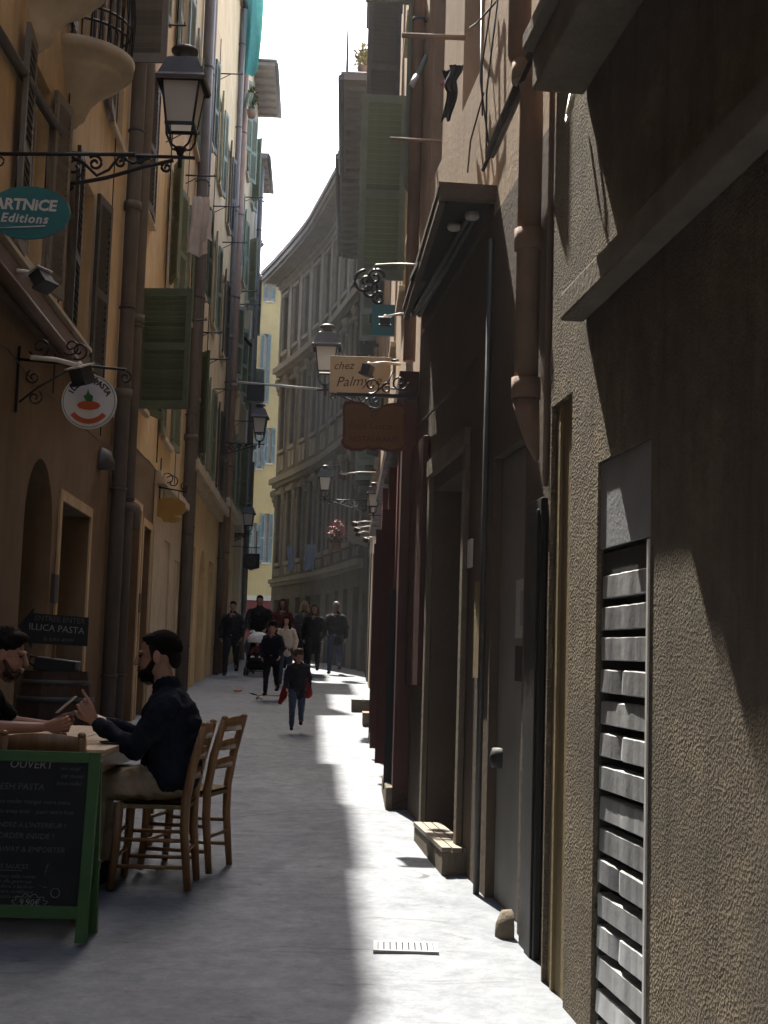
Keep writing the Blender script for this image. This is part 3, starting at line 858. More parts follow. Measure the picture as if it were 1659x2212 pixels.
for (ya, yb, za, zb, mt) in ((6.88, 7.22, 1.62, 1.92, 'poster'), (6.90, 7.20, 1.40, 1.58, 'ink_dark'), (6.95, 7.10, 1.68, 1.86, 'grey_cement')):
    q = MB(); q.box(sR(ya), sR(yb), -.0495, -.046 if mt == 'poster' else -.044, za, zb); q.build('poster', mt, pn)
q = MB(); q.box(sR(7.86), sR(8.06), .003, .022, 1.40, 1.95); q.build('notice_board', 'yellow_jamb', RB)
for k_, (ya, yb) in enumerate(((8.505, 9.19), (9.2, 9.895))): door(RB, sR(ya), sR(yb), .25, 2.69, .3, 'door_dark', leaves=1)
q = MB(); q.box(sR(10.2), sR(10.88), .003, .05, 1.3, 3.15); q.build('red_board', 'dark_red', RB, bevel=.006)
# terracotta downpipe with its swan neck, broken off above the iron guard
up = sR(6.46); f = MB()
f.tube([(up, .085, 2.72), (up, .085, 4.1), (up-.01, .09, 4.26), (up+.05, .14, 4.44), (up+.06, .14, 4.58), (up+.06, .14, 9)], .058, 12)
for z in (2.78, 3.5, 4.33): f.tube([(up, .085 if z < 4 else .115, z-.05), (up, .085 if z < 4 else .115, z+.05)], .071, 12)
f.tube([(up, .085, 2.73), (up, .075, 2.66), (up-.01, .05, 2.52), (up-.02, .03, 2.44)], [.066, .058, .034, .012], 12)
dp = f.build('downpipe', 'pipe_terracotta', RB)
f = MB(); f.box(sR(6.31), sR(6.62), .003, .035, -.2, 2.25); f.box(sR(6.34), sR(6.46), .035, .045, -.2, 2.2); f.build('pipe_guard', 'cast_iron_dark', RB, bevel=.012)
f = MB(); f.tube([(up-.16, .02, 2.3), (up-.16, .02, 9)], .014, 8); f.build('conduit', 'pipe_terracotta', RB)
f = MB(); f.lathe([(0,.09),(.05,.08),(.075,.02),(.08,-.08),(0,-.1)], 10, 0, math.pi, T(sR(6.76), .04, .24)); f.build('pipe_shoe', 'band_stone', RB)
# open-bottomed canopy: beams, boards, two round lamps
cz = 4.07
sa, sb = sR(7.75), sR(10.6)
f = MB()
f.box(sa, sa+.05, .003, .33, cz+.055, cz+.12)
f.add([(sa+.061,.29,cz+.04), (sb,.14,cz+.04), (sb,.18,cz+.04), (sa+.061,.33,cz+.04), (sa+.061,.29,cz+.12), (sb,.14,cz+.12), (sb,.18,cz+.12), (sa+.061,.33,cz+.12)], [(0,3,2,1),(4,5,6,7),(0,1,5,4),(1,2,6,5),(2,3,7,6),(3,0,4,7)])
f.box(sa+.061, sb, .003, .03, cz-.02, cz+.10)
f.add([(sa,.002,cz+.121), (sb,.002,cz+.121), (sb,.19,cz+.121), (sa,.34,cz+.121), (sa,.002,cz+.15), (sb,.002,cz+.15), (sb,.19,cz+.15), (sa,.34,cz+.15)], [(0,3,2,1),(4,5,6,7),(0,1,5,4),(1,2,6,5),(2,3,7,6),(3,0,4,7)])
cn = f.build('canopy', 'brown_wall', RB)
f = MB(); f.box(sa+.092, sb, .042, .12, cz+.085, cz+.119); f.box(sa+.092, sa+1.9, .12, .26, cz+.086, cz+.118); f.build('canopy_board', 'dark_inside', cn)
f = MB()
for n_ in (.07, .11): f.tube([(sa+.3, n_, cz+.06), (sb-.1, n_, cz+.06)], .018, 6)
f.build('canopy_tube', 'grey_iron', cn)
for (u_, n_) in ((sa+.55, .16), (sa+.32, .09)):
    f = MB(); f.lathe([(0,-.02),(.035,-.015),(.045,.0),(.04,.03),(0,.03)], 12, m=T(u_, n_, cz+.06)); f.build('canopy_lamp', 'white_arm', cn)
# sloping iron strut with wires
f = MB(); u1, z1 = WR.loc(1165, 90, .1); u2, z2 = WR.loc(1060, 330, .1)
f.tube([(u1, .1, z1), (u2, .1, z2)], .035, 6); f.tube([(u1, .14, z1-.1), (u2, .14, z2-.1)], .012, 6); f.build('strut', 'iron', RB)
f = MB()
for (xa, ya, xb, yb) in ((1075, 0, 1050, 360), (1040, 0, 1058, 330), (1062, 0, 1042, 250), (1015, 60, 1075, 0), (1045, 200, 1010, 372)):
    p, r2 = WR.loc(xa, ya, .02), WR.loc(xb, yb, .02); f.tube([(p[0], .02, p[1]), ((p[0]+r2[0])/2, .05, (p[1]+r2[1])/2-.05), (r2[0], .02, r2[1])], .006, 5)
f.build('cable', 'iron', RB)
# -- red shop-front house
A3, B3 = Vector((rx(10.904)+.08, 10.904)), Vector((-.42, 37.2))
def fx(y): return A3.x + (B3.x-A3.x)*(y-A3.y)/(B3.y-A3.y)
def far(y0, y1): return Wall((fx(y0), y0), (fx(y1), y1))
WS = far(10.904, 24.5); RS = thing('house', 'peach house over the dark red shop front and big green shutters', 'house', WS.m, NEARG)
s3 = WS.s
ops = [(s3(11.4), s3(12.2), -.5, 3.2, .22), (s3(13.0), s3(14.6), -.5, 3.2, .25), (s3(15.4), s3(16.4), -.5, 3.2, .25), (s3(17.4), s3(18.8), -.5, 3.2, .25), (s3(20.2), s3(21.4), -.5, 3.3, .25), (s3(22.4), s3(23.6), -.5, 3.4, .25)]
wallpiece(0, WS.L, -.6, 3.6, ops, .5).build('wall', 'dark_red', RS)
up_ = [(s3(y), s3(y+.95), z, z+2.0, .2) for y in (12.0, 14.7, 17.4, 20.4, 22.6) for z in (5.5, 8.6, 11.5)]
wallpiece(0, WS.L, 3.6, 17, up_, 5).build('wall', 'peach_wall', RS)
for o in up_: window(RS, *o[:4], .2)
eave(RS, 0, WS.L, 17.004, .4)
q = MB(); q.box(.02, WS.L-.02, .003, .16, 3.62, 3.78); q.build('shop_cornice', 'dark_red', RS)
for o in ops[1:]: door(RS, o[0]+.005, o[1]-.005, .45, 3.19, o[4], 'door_dark', leaves=2)
# white slatted shutter leaf of the shop, folded out into the street
q = MB(); q.box(-.02, .15, -.02, .02, 0, 1.62); leaf = q.build('folding_leaf', 'black_paint', RS, T(s3(11.38), .03, .44) @ RZ(R_(72)))
q = MB(); q.box(0, .11, -.012, .012, 0, .09); pm = q.mesh('slat', 'slat_white')
for i in range(14): inst('slat', pm, leaf, T(.015, -.038, .05+i*.112) @ RX(-.35))
q = MB(); q.box(s3(10.95), s3(11.3), .003, .12, -.3, 3.55); q.build('pilaster', 'dark_red', RS)
for (ya, yb, n_) in ((12.3, 12.55, .10), (14.9, 15.2, .10), (16.8, 17.1, .12)):
    q = MB(); q.box(s3(ya), s3(yb), .003, n_, -.3, 3.55); q.build('pilaster', 'red_front', RS)
for (y_, a_) in ((12.6, 55), (14.65, 60), (16.45, 50)):
    q = MB(); q.box(0, .22, -.02, .02, 0, 2.3); q.box(.04, .18, -.03, -.02, .3, 1.1); q.box(.04, .18, -.03, -.02, 1.25, 2.15); q.build('folding_leaf', 'dark_red', RS, T(s3(y_), .03, .55) @ RZ(R_(a_)))
    q = MB(); q.box(.045, .175, -.034, -.0305, 1.3, 2.1); q.build('pane', 'pane', RS, T(s3(y_), .03, .55) @ RZ(R_(a_)))
# big green leaves swung out
shutter(RS, .50, 2.05, 'shutter_mid', T(s3(14.55), .03, 5.52) @ RZ(R_(92)), True, .46)
shutter(RS, .48, 2.05, 'shutter_mid', T(s3(11.98), .03, 5.52) @ RZ(R_(167)), True, .46)
shutter(RS, .50, 2.05, 'shutter_mid', T(s3(14.55), .03, 8.62) @ RZ(R_(92)), True, .46)
shutter(RS, .48, 2.05, 'shutter_mid', T(s3(11.98), .03, 8.62) @ RZ(R_(160)), True, .46)
shutter(RS, .48, 2.05, 'shutter_dark', T(s3(21.35), .03, 11.5) @ RZ(R_(95)), False, .46)
shutter(RS, .46, 2.0, 'shutter_dark', T(s3(18.35), .03, 8.62) @ RZ(R_(100)), False, .46)
shutter(RS, .44, 2.0, 'shutter_teal', T(s3(23.5), .03, 8.62) @ RZ(R_(100)), False, .46)
downpipe(RS, s3(11.1), .08, 3.9, 14.9, .05, 'pipe_terracotta')

WT = far(24.504, 29.6); RT = thing('house', 'tan house with roof terrace beyond the signs on the right', 'house', WT.m, NEARG)
s4 = WT.s
ops = [(s4(y), s4(y+1.3), -.5, 3.6, .25) for y in (25.2, 27.4)]
up_ = [(s4(y), s4(y+1.0), z, z+1.8, .2) for y in (25.6, 27.9) for z in (5.2, 8.2)]
wallpiece(0, WT.L, -.6, 12.0, ops+up_, 5).build('wall', 'peach_wall', RT)
for o in up_:
    window(RT, *o[:4], .2)
    for hn, ang in ((o[0], 150), (o[1], 60)): shutter(RT, .45, 1.85, 'shutter_teal', T(hn, .03, o[2]) @ RZ(R_(ang)), False)
for o in ops: door(RT, o[0]+.005, o[1]-.005, .7, 3.59, o[4], 'door_dark')
eave(RT, 0, WT.L, 12.004, .88, rafters=True)
k = MB()
k.box(.05, WT.L-.1, .83, .85, 12.44, 12.46); k.box(.05, WT.L-.1, .83, .85, 12.79, 12.81); k.box(.05, WT.L-.1, .825, .855, 13.08, 13.11)
rl = k.build('terrace_railing', 'grey_iron', RT)
k = MB(); k.box(-.015, .015, .825, .855, 12.16, 13.08); pm_ = k.mesh('post', 'grey_iron')
for i in range(8): inst('post', pm_, rl, T(.1 + i*.68, 0, 0))
WU = far(29.604, 37.2); RU = thing('house', 'narrow ochre house with deep eave before the curved grey palace', 'house', WU.m, NEARG)
s5 = WU.s
ops = [(s5(y), s5(y+1.3), -.5, 3.8, .25) for y in (30.2, 32.6, 35.0)]
up_ = [(s5(y), s5(y+1.0), z, z+1.8, .2) for y in (30.6, 34.0) for z in (5.4, 8.4)]
wallpiece(0, WU.L, -.6, 12.4, ops+up_, 5).build('wall', 'brown_wall', RU)
for o in up_:
    window(RU, *o[:4], .2); shutter(RU, .45, 1.85, 'shutter_teal', T(o[0], .03, o[2]) @ RZ(R_(140)), False); shutter(RU, .45, 1.85, 'shutter_dark', T(o[1], .03, o[2]) @ RZ(R_(70)), False)
for o in ops: door(RU, o[0]+.005, o[1]-.005, .9, 3.79, o[4], 'door_dark')
eave(RU, 0, WU.L, 12.404, .98)
q = MB(); q.prism([(.003, 4.4), (.55, 4.55), (.55, 4.7), (.003, 4.75)], (s5(34.0), s5(36.8)), axis=0); q.build('balcony', 'grey_pale', RU)

# -- curved grey palace closing the view
CP = [Vector(p) for p in ((.5, 34.5), (-.52, 37.25), (-1.45, 41.3), (-2.2, 44.4), (-3.95, 49.8), (-5.8, 54.3))]
def _cr(t):
    k = min(int(t), len(CP)-4); f = t-k
    p0, p1, p2, p3 = CP[k:k+4]
    return .5*((2*p1) + (p2-p0)*f + (2*p0-5*p1+4*p2-p3)*f*f + (3*p1-p0-3*p2+p3)*f**3)
_N = 200; _tab = [_cr((len(CP)-3)*i/_N) for i in range(_N+1)]
_acc = [0]
for i in range(_N): _acc.append(_acc[-1] + (_tab[i+1]-_tab[i]).length)
CL = _acc[-1]
def cv(s, n, z):
    s = max(0, min(CL-1e-4, s)); lo = 0
    while _acc[lo+1] < s: lo += 1
    f = (s-_acc[lo])/(_acc[lo+1]-_acc[lo]); p = _tab[lo].lerp(_tab[lo+1], f)
    d = (_tab[min(lo+2, _N)]-_tab[max(lo-1, 0)]).normalized()
    return Vector((p.x - d.y*n, p.y + d.x*n, z))
def cbox(b, s0, s1, n0, n1, z0, z1, seg=1):
    for i in range(seg):
        a, c = s0+(s1-s0)*i/seg, s0+(s1-s0)*(i+1)/seg
        p = [cv(a,n0,z0), cv(c,n0,z0), cv(c,n1,z0), cv(a,n1,z0), cv(a,n0,z1), cv(c,n0,z1), cv(c,n1,z1), cv(a,n1,z1)]
        f = [(0,3,2,1), (4,5,6,7), (0,1,5,4), (2,3,7,6)]
        if i == 0: f.append((3,0,4,7))
        if i == seg-1: f.append((1,2,6,5))
        b.add(p, f)
    return b
PAL = thing('palace', 'grey curved palace with carved consoles and deep cornice closing the street', 'building', T(-1, 40, 0))
PI_ = PAL.matrix_world.inverted()
def pb(b, name, mt, parent=PAL, **k):
    b.v = [tuple(PI_ @ Vector(p)) for p in b.v]; return b.build(name, mt, parent, **k)
NB_ = 9; bw = CL/NB_
ST = [(-.4, 4.0, .6, 3.4), (4.0, 7.55, 4.7, 7.15), (7.75, 11.6, 8.75, 11.1), (11.8, 14.75, 12.35, 14.4)]     # storey bottom, top, window bottom, top
wl = MB()
cbox(wl, 0, CL, -.9, -.3, -.4, 15, 40)
for (a, c, w0, w1) in ST:
    cbox(wl, 0, CL, -.3, 0, a, w0, 40); cbox(wl, 0, CL, -.3, 0, w1, c, 40)
    for i in range(NB_+1):
        m_ = i*bw
        cbox(wl, max(0, m_-bw*.27), min(CL, m_+bw*.27), -.3, 0, w0, w1, 2)
pb(wl, 'wall', 'grey_stone')
for (zz, h, n_) in ((4.0, .14, .14), (7.55, .2, .26), (11.6, .2, .28), (14.75, .12, .2)):
    b = MB(); cbox(b, 0, CL, .002, n_, zz, zz+h, 40); cbox(b, 0, CL, .001, n_*.5, zz-.12, zz-.002, 40); pb(b, 'string_course', 'grey_pale')
b = MB(); cbox(b, 0, CL, -.3, .72, 14.95, 15.05, 40); cbox(b, 0, CL, -.3, .80, 15.051, 15.22, 40); cbox(b, 0, CL, -.3, .30, 14.87, 14.949, 40); cor = pb(b, 'cornice', 'soffit')
b = MB(); cbox(b, 0, CL, -1.2, .86, 15.221, 15.36, 40); pb(b, 'roof_edge', 'roof_slate', cor)
for i in range(NB_):
    m_ = (i+.5)*bw
    for k, (a, c, w0, w1) in enumerate(ST):
        b = MB(); hw = bw*.23
        cbox(b, m_-hw, m_-hw+.06, -.26, -.18, w0, w1); cbox(b, m_+hw-.06, m_+hw, -.26, -.18, w0, w1); cbox(b, m_-.03, m_+.03, -.26, -.19, w0, w1)
        cbox(b, m_-hw, m_+hw, -.26, -.17, w0, w0+.07); cbox(b, m_-hw, m_+hw, -.26, -.17, w1-.07, w1); cbox(b, m_-hw+.06, m_+hw-.06, -.255, -.2, (w0+w1)/2-.03, (w0+w1)/2+.03)
        fr = pb(b, 'window', 'door_dark' if k < 3 else 'shutter_dark')
        b = MB(); cbox(b, m_-hw, m_+hw, -.295, -.262, w0, w1); pb(b, 'pane', 'pane', fr)
        if k == 0: continue
        b = MB(); cbox(b, m_-bw*.29, m_+bw*.29, .002, .09, w0-.12, w0-.001); cbox(b, m_-bw*.29, m_-bw*.24, .002, .06, w0, w1); cbox(b, m_+bw*.24, m_+bw*.29, .002, .06, w0, w1)
        cbox(b, m_-bw*.3, m_+bw*.3, .002, .1, w1+.001, w1+.13); pb(b, 'window_surround', 'grey_pale')
        if k in (1, 2):
            b = MB(); cbox(b, m_-bw*.26, m_-bw*.03, .004, .05, a+.25, w0-.2); cbox(b, m_+bw*.03, m_+bw*.26, .004, .05, a+.25, w0-.2); pb(b, 'apron_panel', 'grey_pale')
for i in range(NB_+1):
    m_ = i*bw; lo, hi = max(.05, m_-.17), min(CL-.05, m_+.17)
    b = MB(); cbox(b, lo, hi, .002, .09, 11.85, 14.7); pb(b, 'pilaster', 'grey_pale')
    b = MB(); cbox(b, max(.03, m_-bw*.22), lo-.03, .001, .035, 12.3, 14.5); cbox(b, hi+.03, min(CL-.03, m_+bw*.22), .001, .035, 12.3, 14.5); pb(b, 'wall_panel', 'panel_yellow')
    for (zb, zt_) in ((4.2, 7.4), (8.0, 11.45)):
        b = MB(); c_ = cv(m_, .12, zt_-.5)                                        # carved console under the cornice
        for (dz, rn, rz, r2) in ((.30, .18, .16, .14), (.10, .12, .14, .10), (-.08, .07, .10, .07)):
            cc = cv(min(max(m_, .2), CL-.2), rn*.6, zt_-.5+dz); b.ell(cc, (r2, r2, rz), 8, 6)
        pb(b, 'console', 'grey_pale')
# yellow house beyond, facing down the street
WY = Wall((-2.2, 56.2), (-8.8, 55.0))
YB = thing('house', 'bright yellow house with teal shutters at the far end', 'house', WY.m)
yo = []
for (xc, yt, ybm, hw) in ((551, 632, 690, 6), (583, 590, 650, 6), (572, 722, 872, 7), (560, 935, 1012, 6), (582, 925, 1000, 6), (548, 1130, 1225, 7), (575, 1110, 1215, 7)):
    u0, z1 = WY.loc(xc+hw, yt); u1, z0 = WY.loc(xc-hw, ybm); yo.append((min(u0, u1), max(u0, u1), z0, z1, .2))
zr = WY.loc(540, 1290)[1]
wallpiece(0, WY.L, zr, WY.loc(548, 606)[1], [o for o in yo], 4).build('wall', 'yellow_end', YB)
wallpiece(0, WY.L, -.5, zr, [], 4, .02).build('shop_front', 'red_front', YB)
q = MB(); q.box(0, WY.L, .025, .14, zr-.12, zr+.08); q.build('string_course', 'cream_stone', YB)
eave(YB, 0, WY.L, WY.loc(548, 606)[1]+.004, .4)
for o in yo:
    window(YB, *o[:4], .2)
    w = (o[1]-o[0])
    for hn, ang in ((o[0], 178), (o[1], 2)): shutter(YB, w*.85, o[3]-o[2], 'shutter_teal', T(hn, .045, o[2]) @ RZ(R_(ang)), False)

# small fittings along the right-hand shop fronts
for (W, b, y, z, w, h, mt) in ((WS, RS, 12.75, 2.3, .12, .42, 'sign_white'), (WS, RS, 15.3, 2.2, .16, .3, 'sign_tan'), (WR, RB, 8.3, 2.05, .12, .17, 'sign_white'), (WR, RB, 10.05, 1.75, .14, .3, 'poster')):
    q = MB(); q.box(W.s(y)-w/2, W.s(y)+w/2, .12 if W is WS else .003, .155 if W is WS else .02, z, z+h); q.build('notice', mt, b, bevel=.004)
q = MB(); q.box(sR(8.40), sR(8.495), .003, .04, -.3, 2.8); q.build('door_jamb', 'band_stone', RB, bevel=.006)
q = MB(); q.box(sR(9.905), sR(10.0), .003, .04, -.3, 2.8); q.build('door_jamb', 'band_stone', RB, bevel=.006)
q = MB(); q.box(sR(8.40), sR(10.0), .003, .05, 2.802, 2.92); q.build('lintel', 'band_stone', RB, bevel=.006)
q = MB(); q.tube([(sR(7.75), .03, -.1), (sR(7.75), .03, 3.9)], .018, 8); q.build('conduit', 'grey_iron', RB)
q = MB(); q.tube([(sR(8.2), .02, 3.3), (sR(9.2), .03, 3.26), (sR(10.8), .02, 3.32)], .008, 6); q.build('cable', 'iron', RB)
q = MB(); q.lathe([(0,.05),(.045,.05),(.06,0),(.045,-.05),(0,-.05)], 12, 0, math.pi, T(sR(7.3), .0, 1.0) @ RX(0)); q.build('wall_vent', 'cast_iron_dark', RB)

# ============================================================ street lamps
def spiral(c, r0, turns, a0, sgn=1, n=26, ax=(0, 2)):
    out = []
    for i in range(n+1):
        t = i/n; a = a0 + sgn*turns*2*math.pi*t; r = r0*(1-t*.82)
        p = [0, 0, 0]; p[ax[0]] = c[0] + r*math.cos(a); p[ax[1]] = c[1] + r*math.sin(a); out.append(tuple(p))
    return out
LAMPG = 'wall lanterns along the street'
def street_lamp(label, pos, flip, L, k=1.0, glow='lamp_glass', scroll=True):
    """lantern on a scrolled iron bracket; x points from the wall into the street, origin under the lantern"""
    o = thing('street_lamp', label, 'street lamp', T(*pos) @ RZ(math.pi if flip else 0) @ Matrix.Scale(k, 4), LAMPG)
    Lk = L/k
    f = MB()                                                       # frame
    hb, ht, zb, zt = .125, .175, .27, .68
    for sx in (-1, 1):
        for sy in (-1, 1):
            f.tube([(sx*hb, sy*hb, zb), (sx*ht, sy*ht, zt)], .012, 6)
    for h, z in ((hb, zb), (ht, zt)):
        for i in range(4):
            f.box(-h-.012, h+.012, -h-.014, -h+.014, z-.014, z+.014, RZ(math.pi/2*i))
    f.lathe([(.0,.0), (.03,.005), (.035,.03), (.05,.05), (.07,.06), (.055,.075), (.03,.08)], 12)
    for i in range(4):
        a = math.pi/4 + i*math.pi/2
        f.tube([(.04*math.cos(a), .04*math.sin(a), .06), (.12*math.cos(a), .12*math.sin(a), .09), (.165*math.cos(a), .165*math.sin(a), .16), (hb*1.414*math.cos(a), hb*1.414*math.sin(a), zb)], .011, 6)
    f.build('frame', 'iron', o)
    r = MB()
    r.lathe([(.32,.66), (.335,.70), (.30,.73), (.205,.90), (.19,.915), (.10,.945), (.075,.95), (.0,.952)], 4, math.pi/4, math.pi/4+2*math.pi, smooth=False)
    rf = r.build('roof', 'grey_iron', o)
    c = MB(); c.lathe([(.085,.94), (.07,1.0), (.125,1.01), (.13,1.03), (.09,1.06), (.0,1.075)], 16); c.build('chimney', 'grey_iron', rf)
    for i in range(4):
        p = MB(); m_ = RZ(math.pi/2*i)
        p.add([(-hb+.01, -hb, zb+.015), (hb-.01, -hb, zb+.015), (ht-.01, -ht, zt-.015), (-ht+.01, -ht, zt-.015)], [(0,1,2,3)], m=m_)
        p.build('pane', glow, o)
    b = MB()
    b.tube([(-Lk, 0, -.005), (.14, 0, -.02)], .017, 6); b.tube([(0, 0, -.12), (0, 0, .02)], .02, 8)
    b.box(-Lk-.02, -Lk+.025, -.03, .03, -.34, .10)
    if scroll:
        b.tube([(-Lk+.02, 0, -.30), (-Lk+.14, 0, -.30), (-Lk*.62, 0, -.24), (-Lk*.3, 0, -.12), (-.06, 0, -.05)], .019, 6)
        for (cx_, cz_, r_, a_, s_) in ((-Lk+.12, -.15, .10, -1.2, 1), (-Lk*.72, -.10, .075, 2.4, -1), (-Lk*.5, -.085, .06, .6, 1), (-Lk*.34, -.06, .04, 2.6, -1), (-.12, -.12, .055, 1.5, 1), (-Lk+.06, -.33, .05, 0, -1)):
            b.tube([(p[0], 0, p[2]) for p in spiral((cx_, cz_), r_, 1.4, a_, s_)], .015, 5)
        b.tube([(-Lk+.02, 0, -.02), (-Lk+.2, 0, -.10), (-Lk+.33, 0, -.22), (-Lk*.6, 0, -.16), (-Lk*.52, 0, -.03), (-Lk*.4, 0, -.09), (-Lk*.25, 0, -.03)], .016, 5)
    b.build('bracket', 'iron', o)
    return o
street_lamp('large iron wall lantern on scrolled bracket above the teal oval sign', at(389, 336, 12.05), False, 1.05, .95)
street_lamp('iron wall lantern on the left beneath the small black box sign', at(560, 958, 32.0), False, .92, .88)
street_lamp('small dark lantern low on the left above the square black sign', at(536, 1152, 38.5), False, .5, .8)
street_lamp('pale glowing lantern beside the tan painted sign', at(703, 840, 20.5), True, .86, .92)
street_lamp('small pale lantern low in front of the curved grey palace', at(701, 1078, 34.5), True, 1.05, .8)
street_lamp('squat lantern tucked by the red shop front on the right', at(806, 1112, 19.0), True, .22, .42, scroll=False)

# ============================================================ signs
def rod(label, pts, r, mt, cat='bracket', name='sign_bracket', extra=None):
    pts = [Vector(p) for p in pts]
    o = thing(name, label, cat, T(*pts[0]))
    b = MB(); b.tube([p-pts[0] for p in pts], r, 8); b.build('rod', mt, o)
    return o
def ell_pts(a, b, n=36): return [(a*math.cos(2*math.pi*i/n), b*math.sin(2*math.pi*i/n)) for i in range(n)]
# teal oval
c = at(62, 460, 9.1)
o = thing('shop_sign', 'teal oval shop sign with white hand lettering', 'sign', T(*c))
q = MB(); q.prism(ell_pts(.282, .182), (-.012, .012)); bd = q.build('board', 'teal_sign', o)
text('ARTNiCE', .105, 'sign_white', bd, T(-.025, -.014, .05) @ RX(math.pi/2) @ RZ(-.02), shear=.1, bold=.0035, space=.98)
text('Editions', .085, 'sign_white', bd, T(-.025, -.014, -.045) @ RX(math.pi/2) @ RZ(-.02), shear=.2, space=1.15, bold=.002)
q = MB(); q.tube([(-.19, -.016, -.115), (-.05, -.016, -.105), (.12, -.016, -.092)], .005, 5); q.build('underline', 'sign_white', bd)
q = MB()
q.tube([(-.10, 0, .165), (-.10, 0, .41)], .006, 6); q.tube([(.10, 0, .165), (.10, 0, .42)], .006, 6); q.tube([(-.38, 0, .40), (.7, 0, .43)], .014, 8)
for i, s_ in ((-.22, 1), (-.3, -1)): q.tube([(p[0], 0, p[2]) for p in spiral((i, .36), .06, 1.3, 1.5, s_)], .007, 5)
q.build('bracket', 'iron', o)
# round pasta sign
c = at(193, 868, 10.6)
o = thing('shop_sign', 'round white pasta sign hanging from a scrolled bracket', 'sign', T(*c))
q = MB(); q.prism(ell_pts(.213, .213), (-.012, .012)); bd = q.build('board', 'sign_white', o)
def ring(b, r0, r1, a0, a1, y, n=20):
    for i in range(n):
        a, c_ = a0+(a1-a0)*i/n, a0+(a1-a0)*(i+1)/n
        b.quad((r0*math.cos(a), y, r0*math.sin(a)), (r0*math.cos(c_), y, r0*math.sin(c_)), (r1*math.cos(c_), y, r1*math.sin(c_)), (r1*math.cos(a), y, r1*math.sin(a)))
q = MB(); ring(q, .198, .203, 0, 2*math.pi, -.0135, 40); q.build('ring_line', 'ink_brown', bd)
q = MB(); ring(q, .135, .175, R_(218), R_(322), -.0138, 16)
q.poly([(.12*math.cos(a)*.75, -.0139, -.03+.035*math.sin(a)) for a in [2*math.pi*i/20 for i in range(20)]])
q.build('red_emblem', 'red_print', bd)
q = MB(); q.poly([(-.02,-.0145,.0), (-.045,-.0145,.04), (-.02,-.0145,.06), (-.012,-.0145,.10), (.002,-.0145,.06), (.03,-.0145,.045), (.025,-.0145,.0)]); q.build('green_emblem', 'green_print', bd)
for i, ch in enumerate('ILLICA PASTA'):
    if ch == ' ': continue
    a = R_(153 - i*11.5); text(ch, .062, 'ink_dark', bd, T(.158*math.cos(a), -.0145, .158*math.sin(a)) @ RX(math.pi/2) @ RZ(a-math.pi/2), bold=.002)
q = MB(); u = lx(10.6) - c.x
q.tube([(u, 0, .32), (.27, 0, .26)], .011, 8); q.tube([(u+.02, 0, -.10), (u+.02, 0, .42)], .014, 6)
q.tube([(-.1, 0, .2), (-.1, 0, .29)], .006, 5); q.tube([(.1, 0, .18), (.1, 0, .28)], .006, 5)
q.tube([(u+.04, 0, -.02), (u+.18, 0, .10), (u+.4, 0, .24)], .009, 6)
for (cx_, cz_, r_, a_, s_) in ((u+.18, .42, .09, 3.6, 1), (u+.42, .43, .07, 3.8, 1), (-.10, .40, .075, 4.2, 1), (u+.16, .02, .06, 1, -1), (u+.14, .18, .06, 2, 1), (.27, .2, .05, 1.5, -1)):
    q.tube([(p[0], 0, p[2]) for p in spiral((cx_, cz_), r_, 1.35, a_, s_)], .008, 5)
q.build('bracket', 'iron', o)
# spot lamps on arms
def spot(label, root, tip, aim, k=1.0):
    root, tip = Vector(root), Vector(tip)
    o = thing('spot_lamp', label, 'lamp', T(*root), 'spot lamps for the shop signs')
    v = tip-root
    b = MB(); b.tube([(0,0,0), v*.5+Vector((0,0,.015)), v], .016*k, 8); b.ell(v, (.028*k,)*3, 8, 6); b.build('arm', 'white_arm', o)
    h = MB(); m_ = T(*v) @ Vector(aim).normalized().to_track_quat('-Z', 'Y').to_matrix().to_4x4()
    h.box(-.065*k, .065*k, -.045*k, .045*k, -.10*k, -.01*k, m_); h.box(-.08*k, .08*k, -.055*k, .055*k, -.125*k, -.10*k, m_)
    hd = h.build('head', 'lamp_body', o)
    h = MB(); h.box(-.085*k, .085*k, -.06*k, .06*k, -.01*k, .0*k, m_); h.build('hood', 'white_arm', hd)
spot('white spot lamp on an arm under the teal oval sign', at(-30, 587, 9.8), at(83, 590, 10.0), (.5, -.2, -.8), 1.1)
spot('dark spot lamp in front of the round pasta sign', at(66, 772, 10.0), at(171, 790, 10.2), (.25, .3, -.9), 1.15)
# yellow scalloped sign further down
c = at(367, 1100, 20.2)
o = thing('shop_sign', 'yellow scalloped hanging sign on a scrolled iron bracket', 'sign', T(*c))
pts = [(-.21,.10), (-.15,.15), (0,.17), (.14,.15), (.22,.09), (.23,-.02), (.18,-.08), (.06,-.09), (.16,-.12), (.17,-.17), (.05,-.20), (-.08,-.19), (-.12,-.13), (-.20,-.10), (-.23,0)]
q = MB(); q.prism(pts, (-.015, .015)); q.build('board', 'sign_yellow', o)
q = MB(); u = lx(20.2)-c.x
q.tube([(u, 0, .32), (.24, 0, .26)], .012, 6); q.tube([(u+.03, 0, .1), (u+.03, 0, .75)], .012, 6); q.tube([(-.1, 0, .15), (-.1, 0, .28)], .006, 5); q.tube([(.12, 0, .15), (.12, 0, .27)], .006, 5)
for (cx_, cz_, r_, a_, s_) in ((u+.14, .44, .11, 3.4, -1), (.02, .40, .12, 3.6, -1), (.2, .34, .06, 2, 1)): q.tube([(p[0], 0, p[2]) for p in spiral((cx_, cz_), r_, 1.2, a_, s_)], .009, 5)
q.build('bracket', 'iron', o)
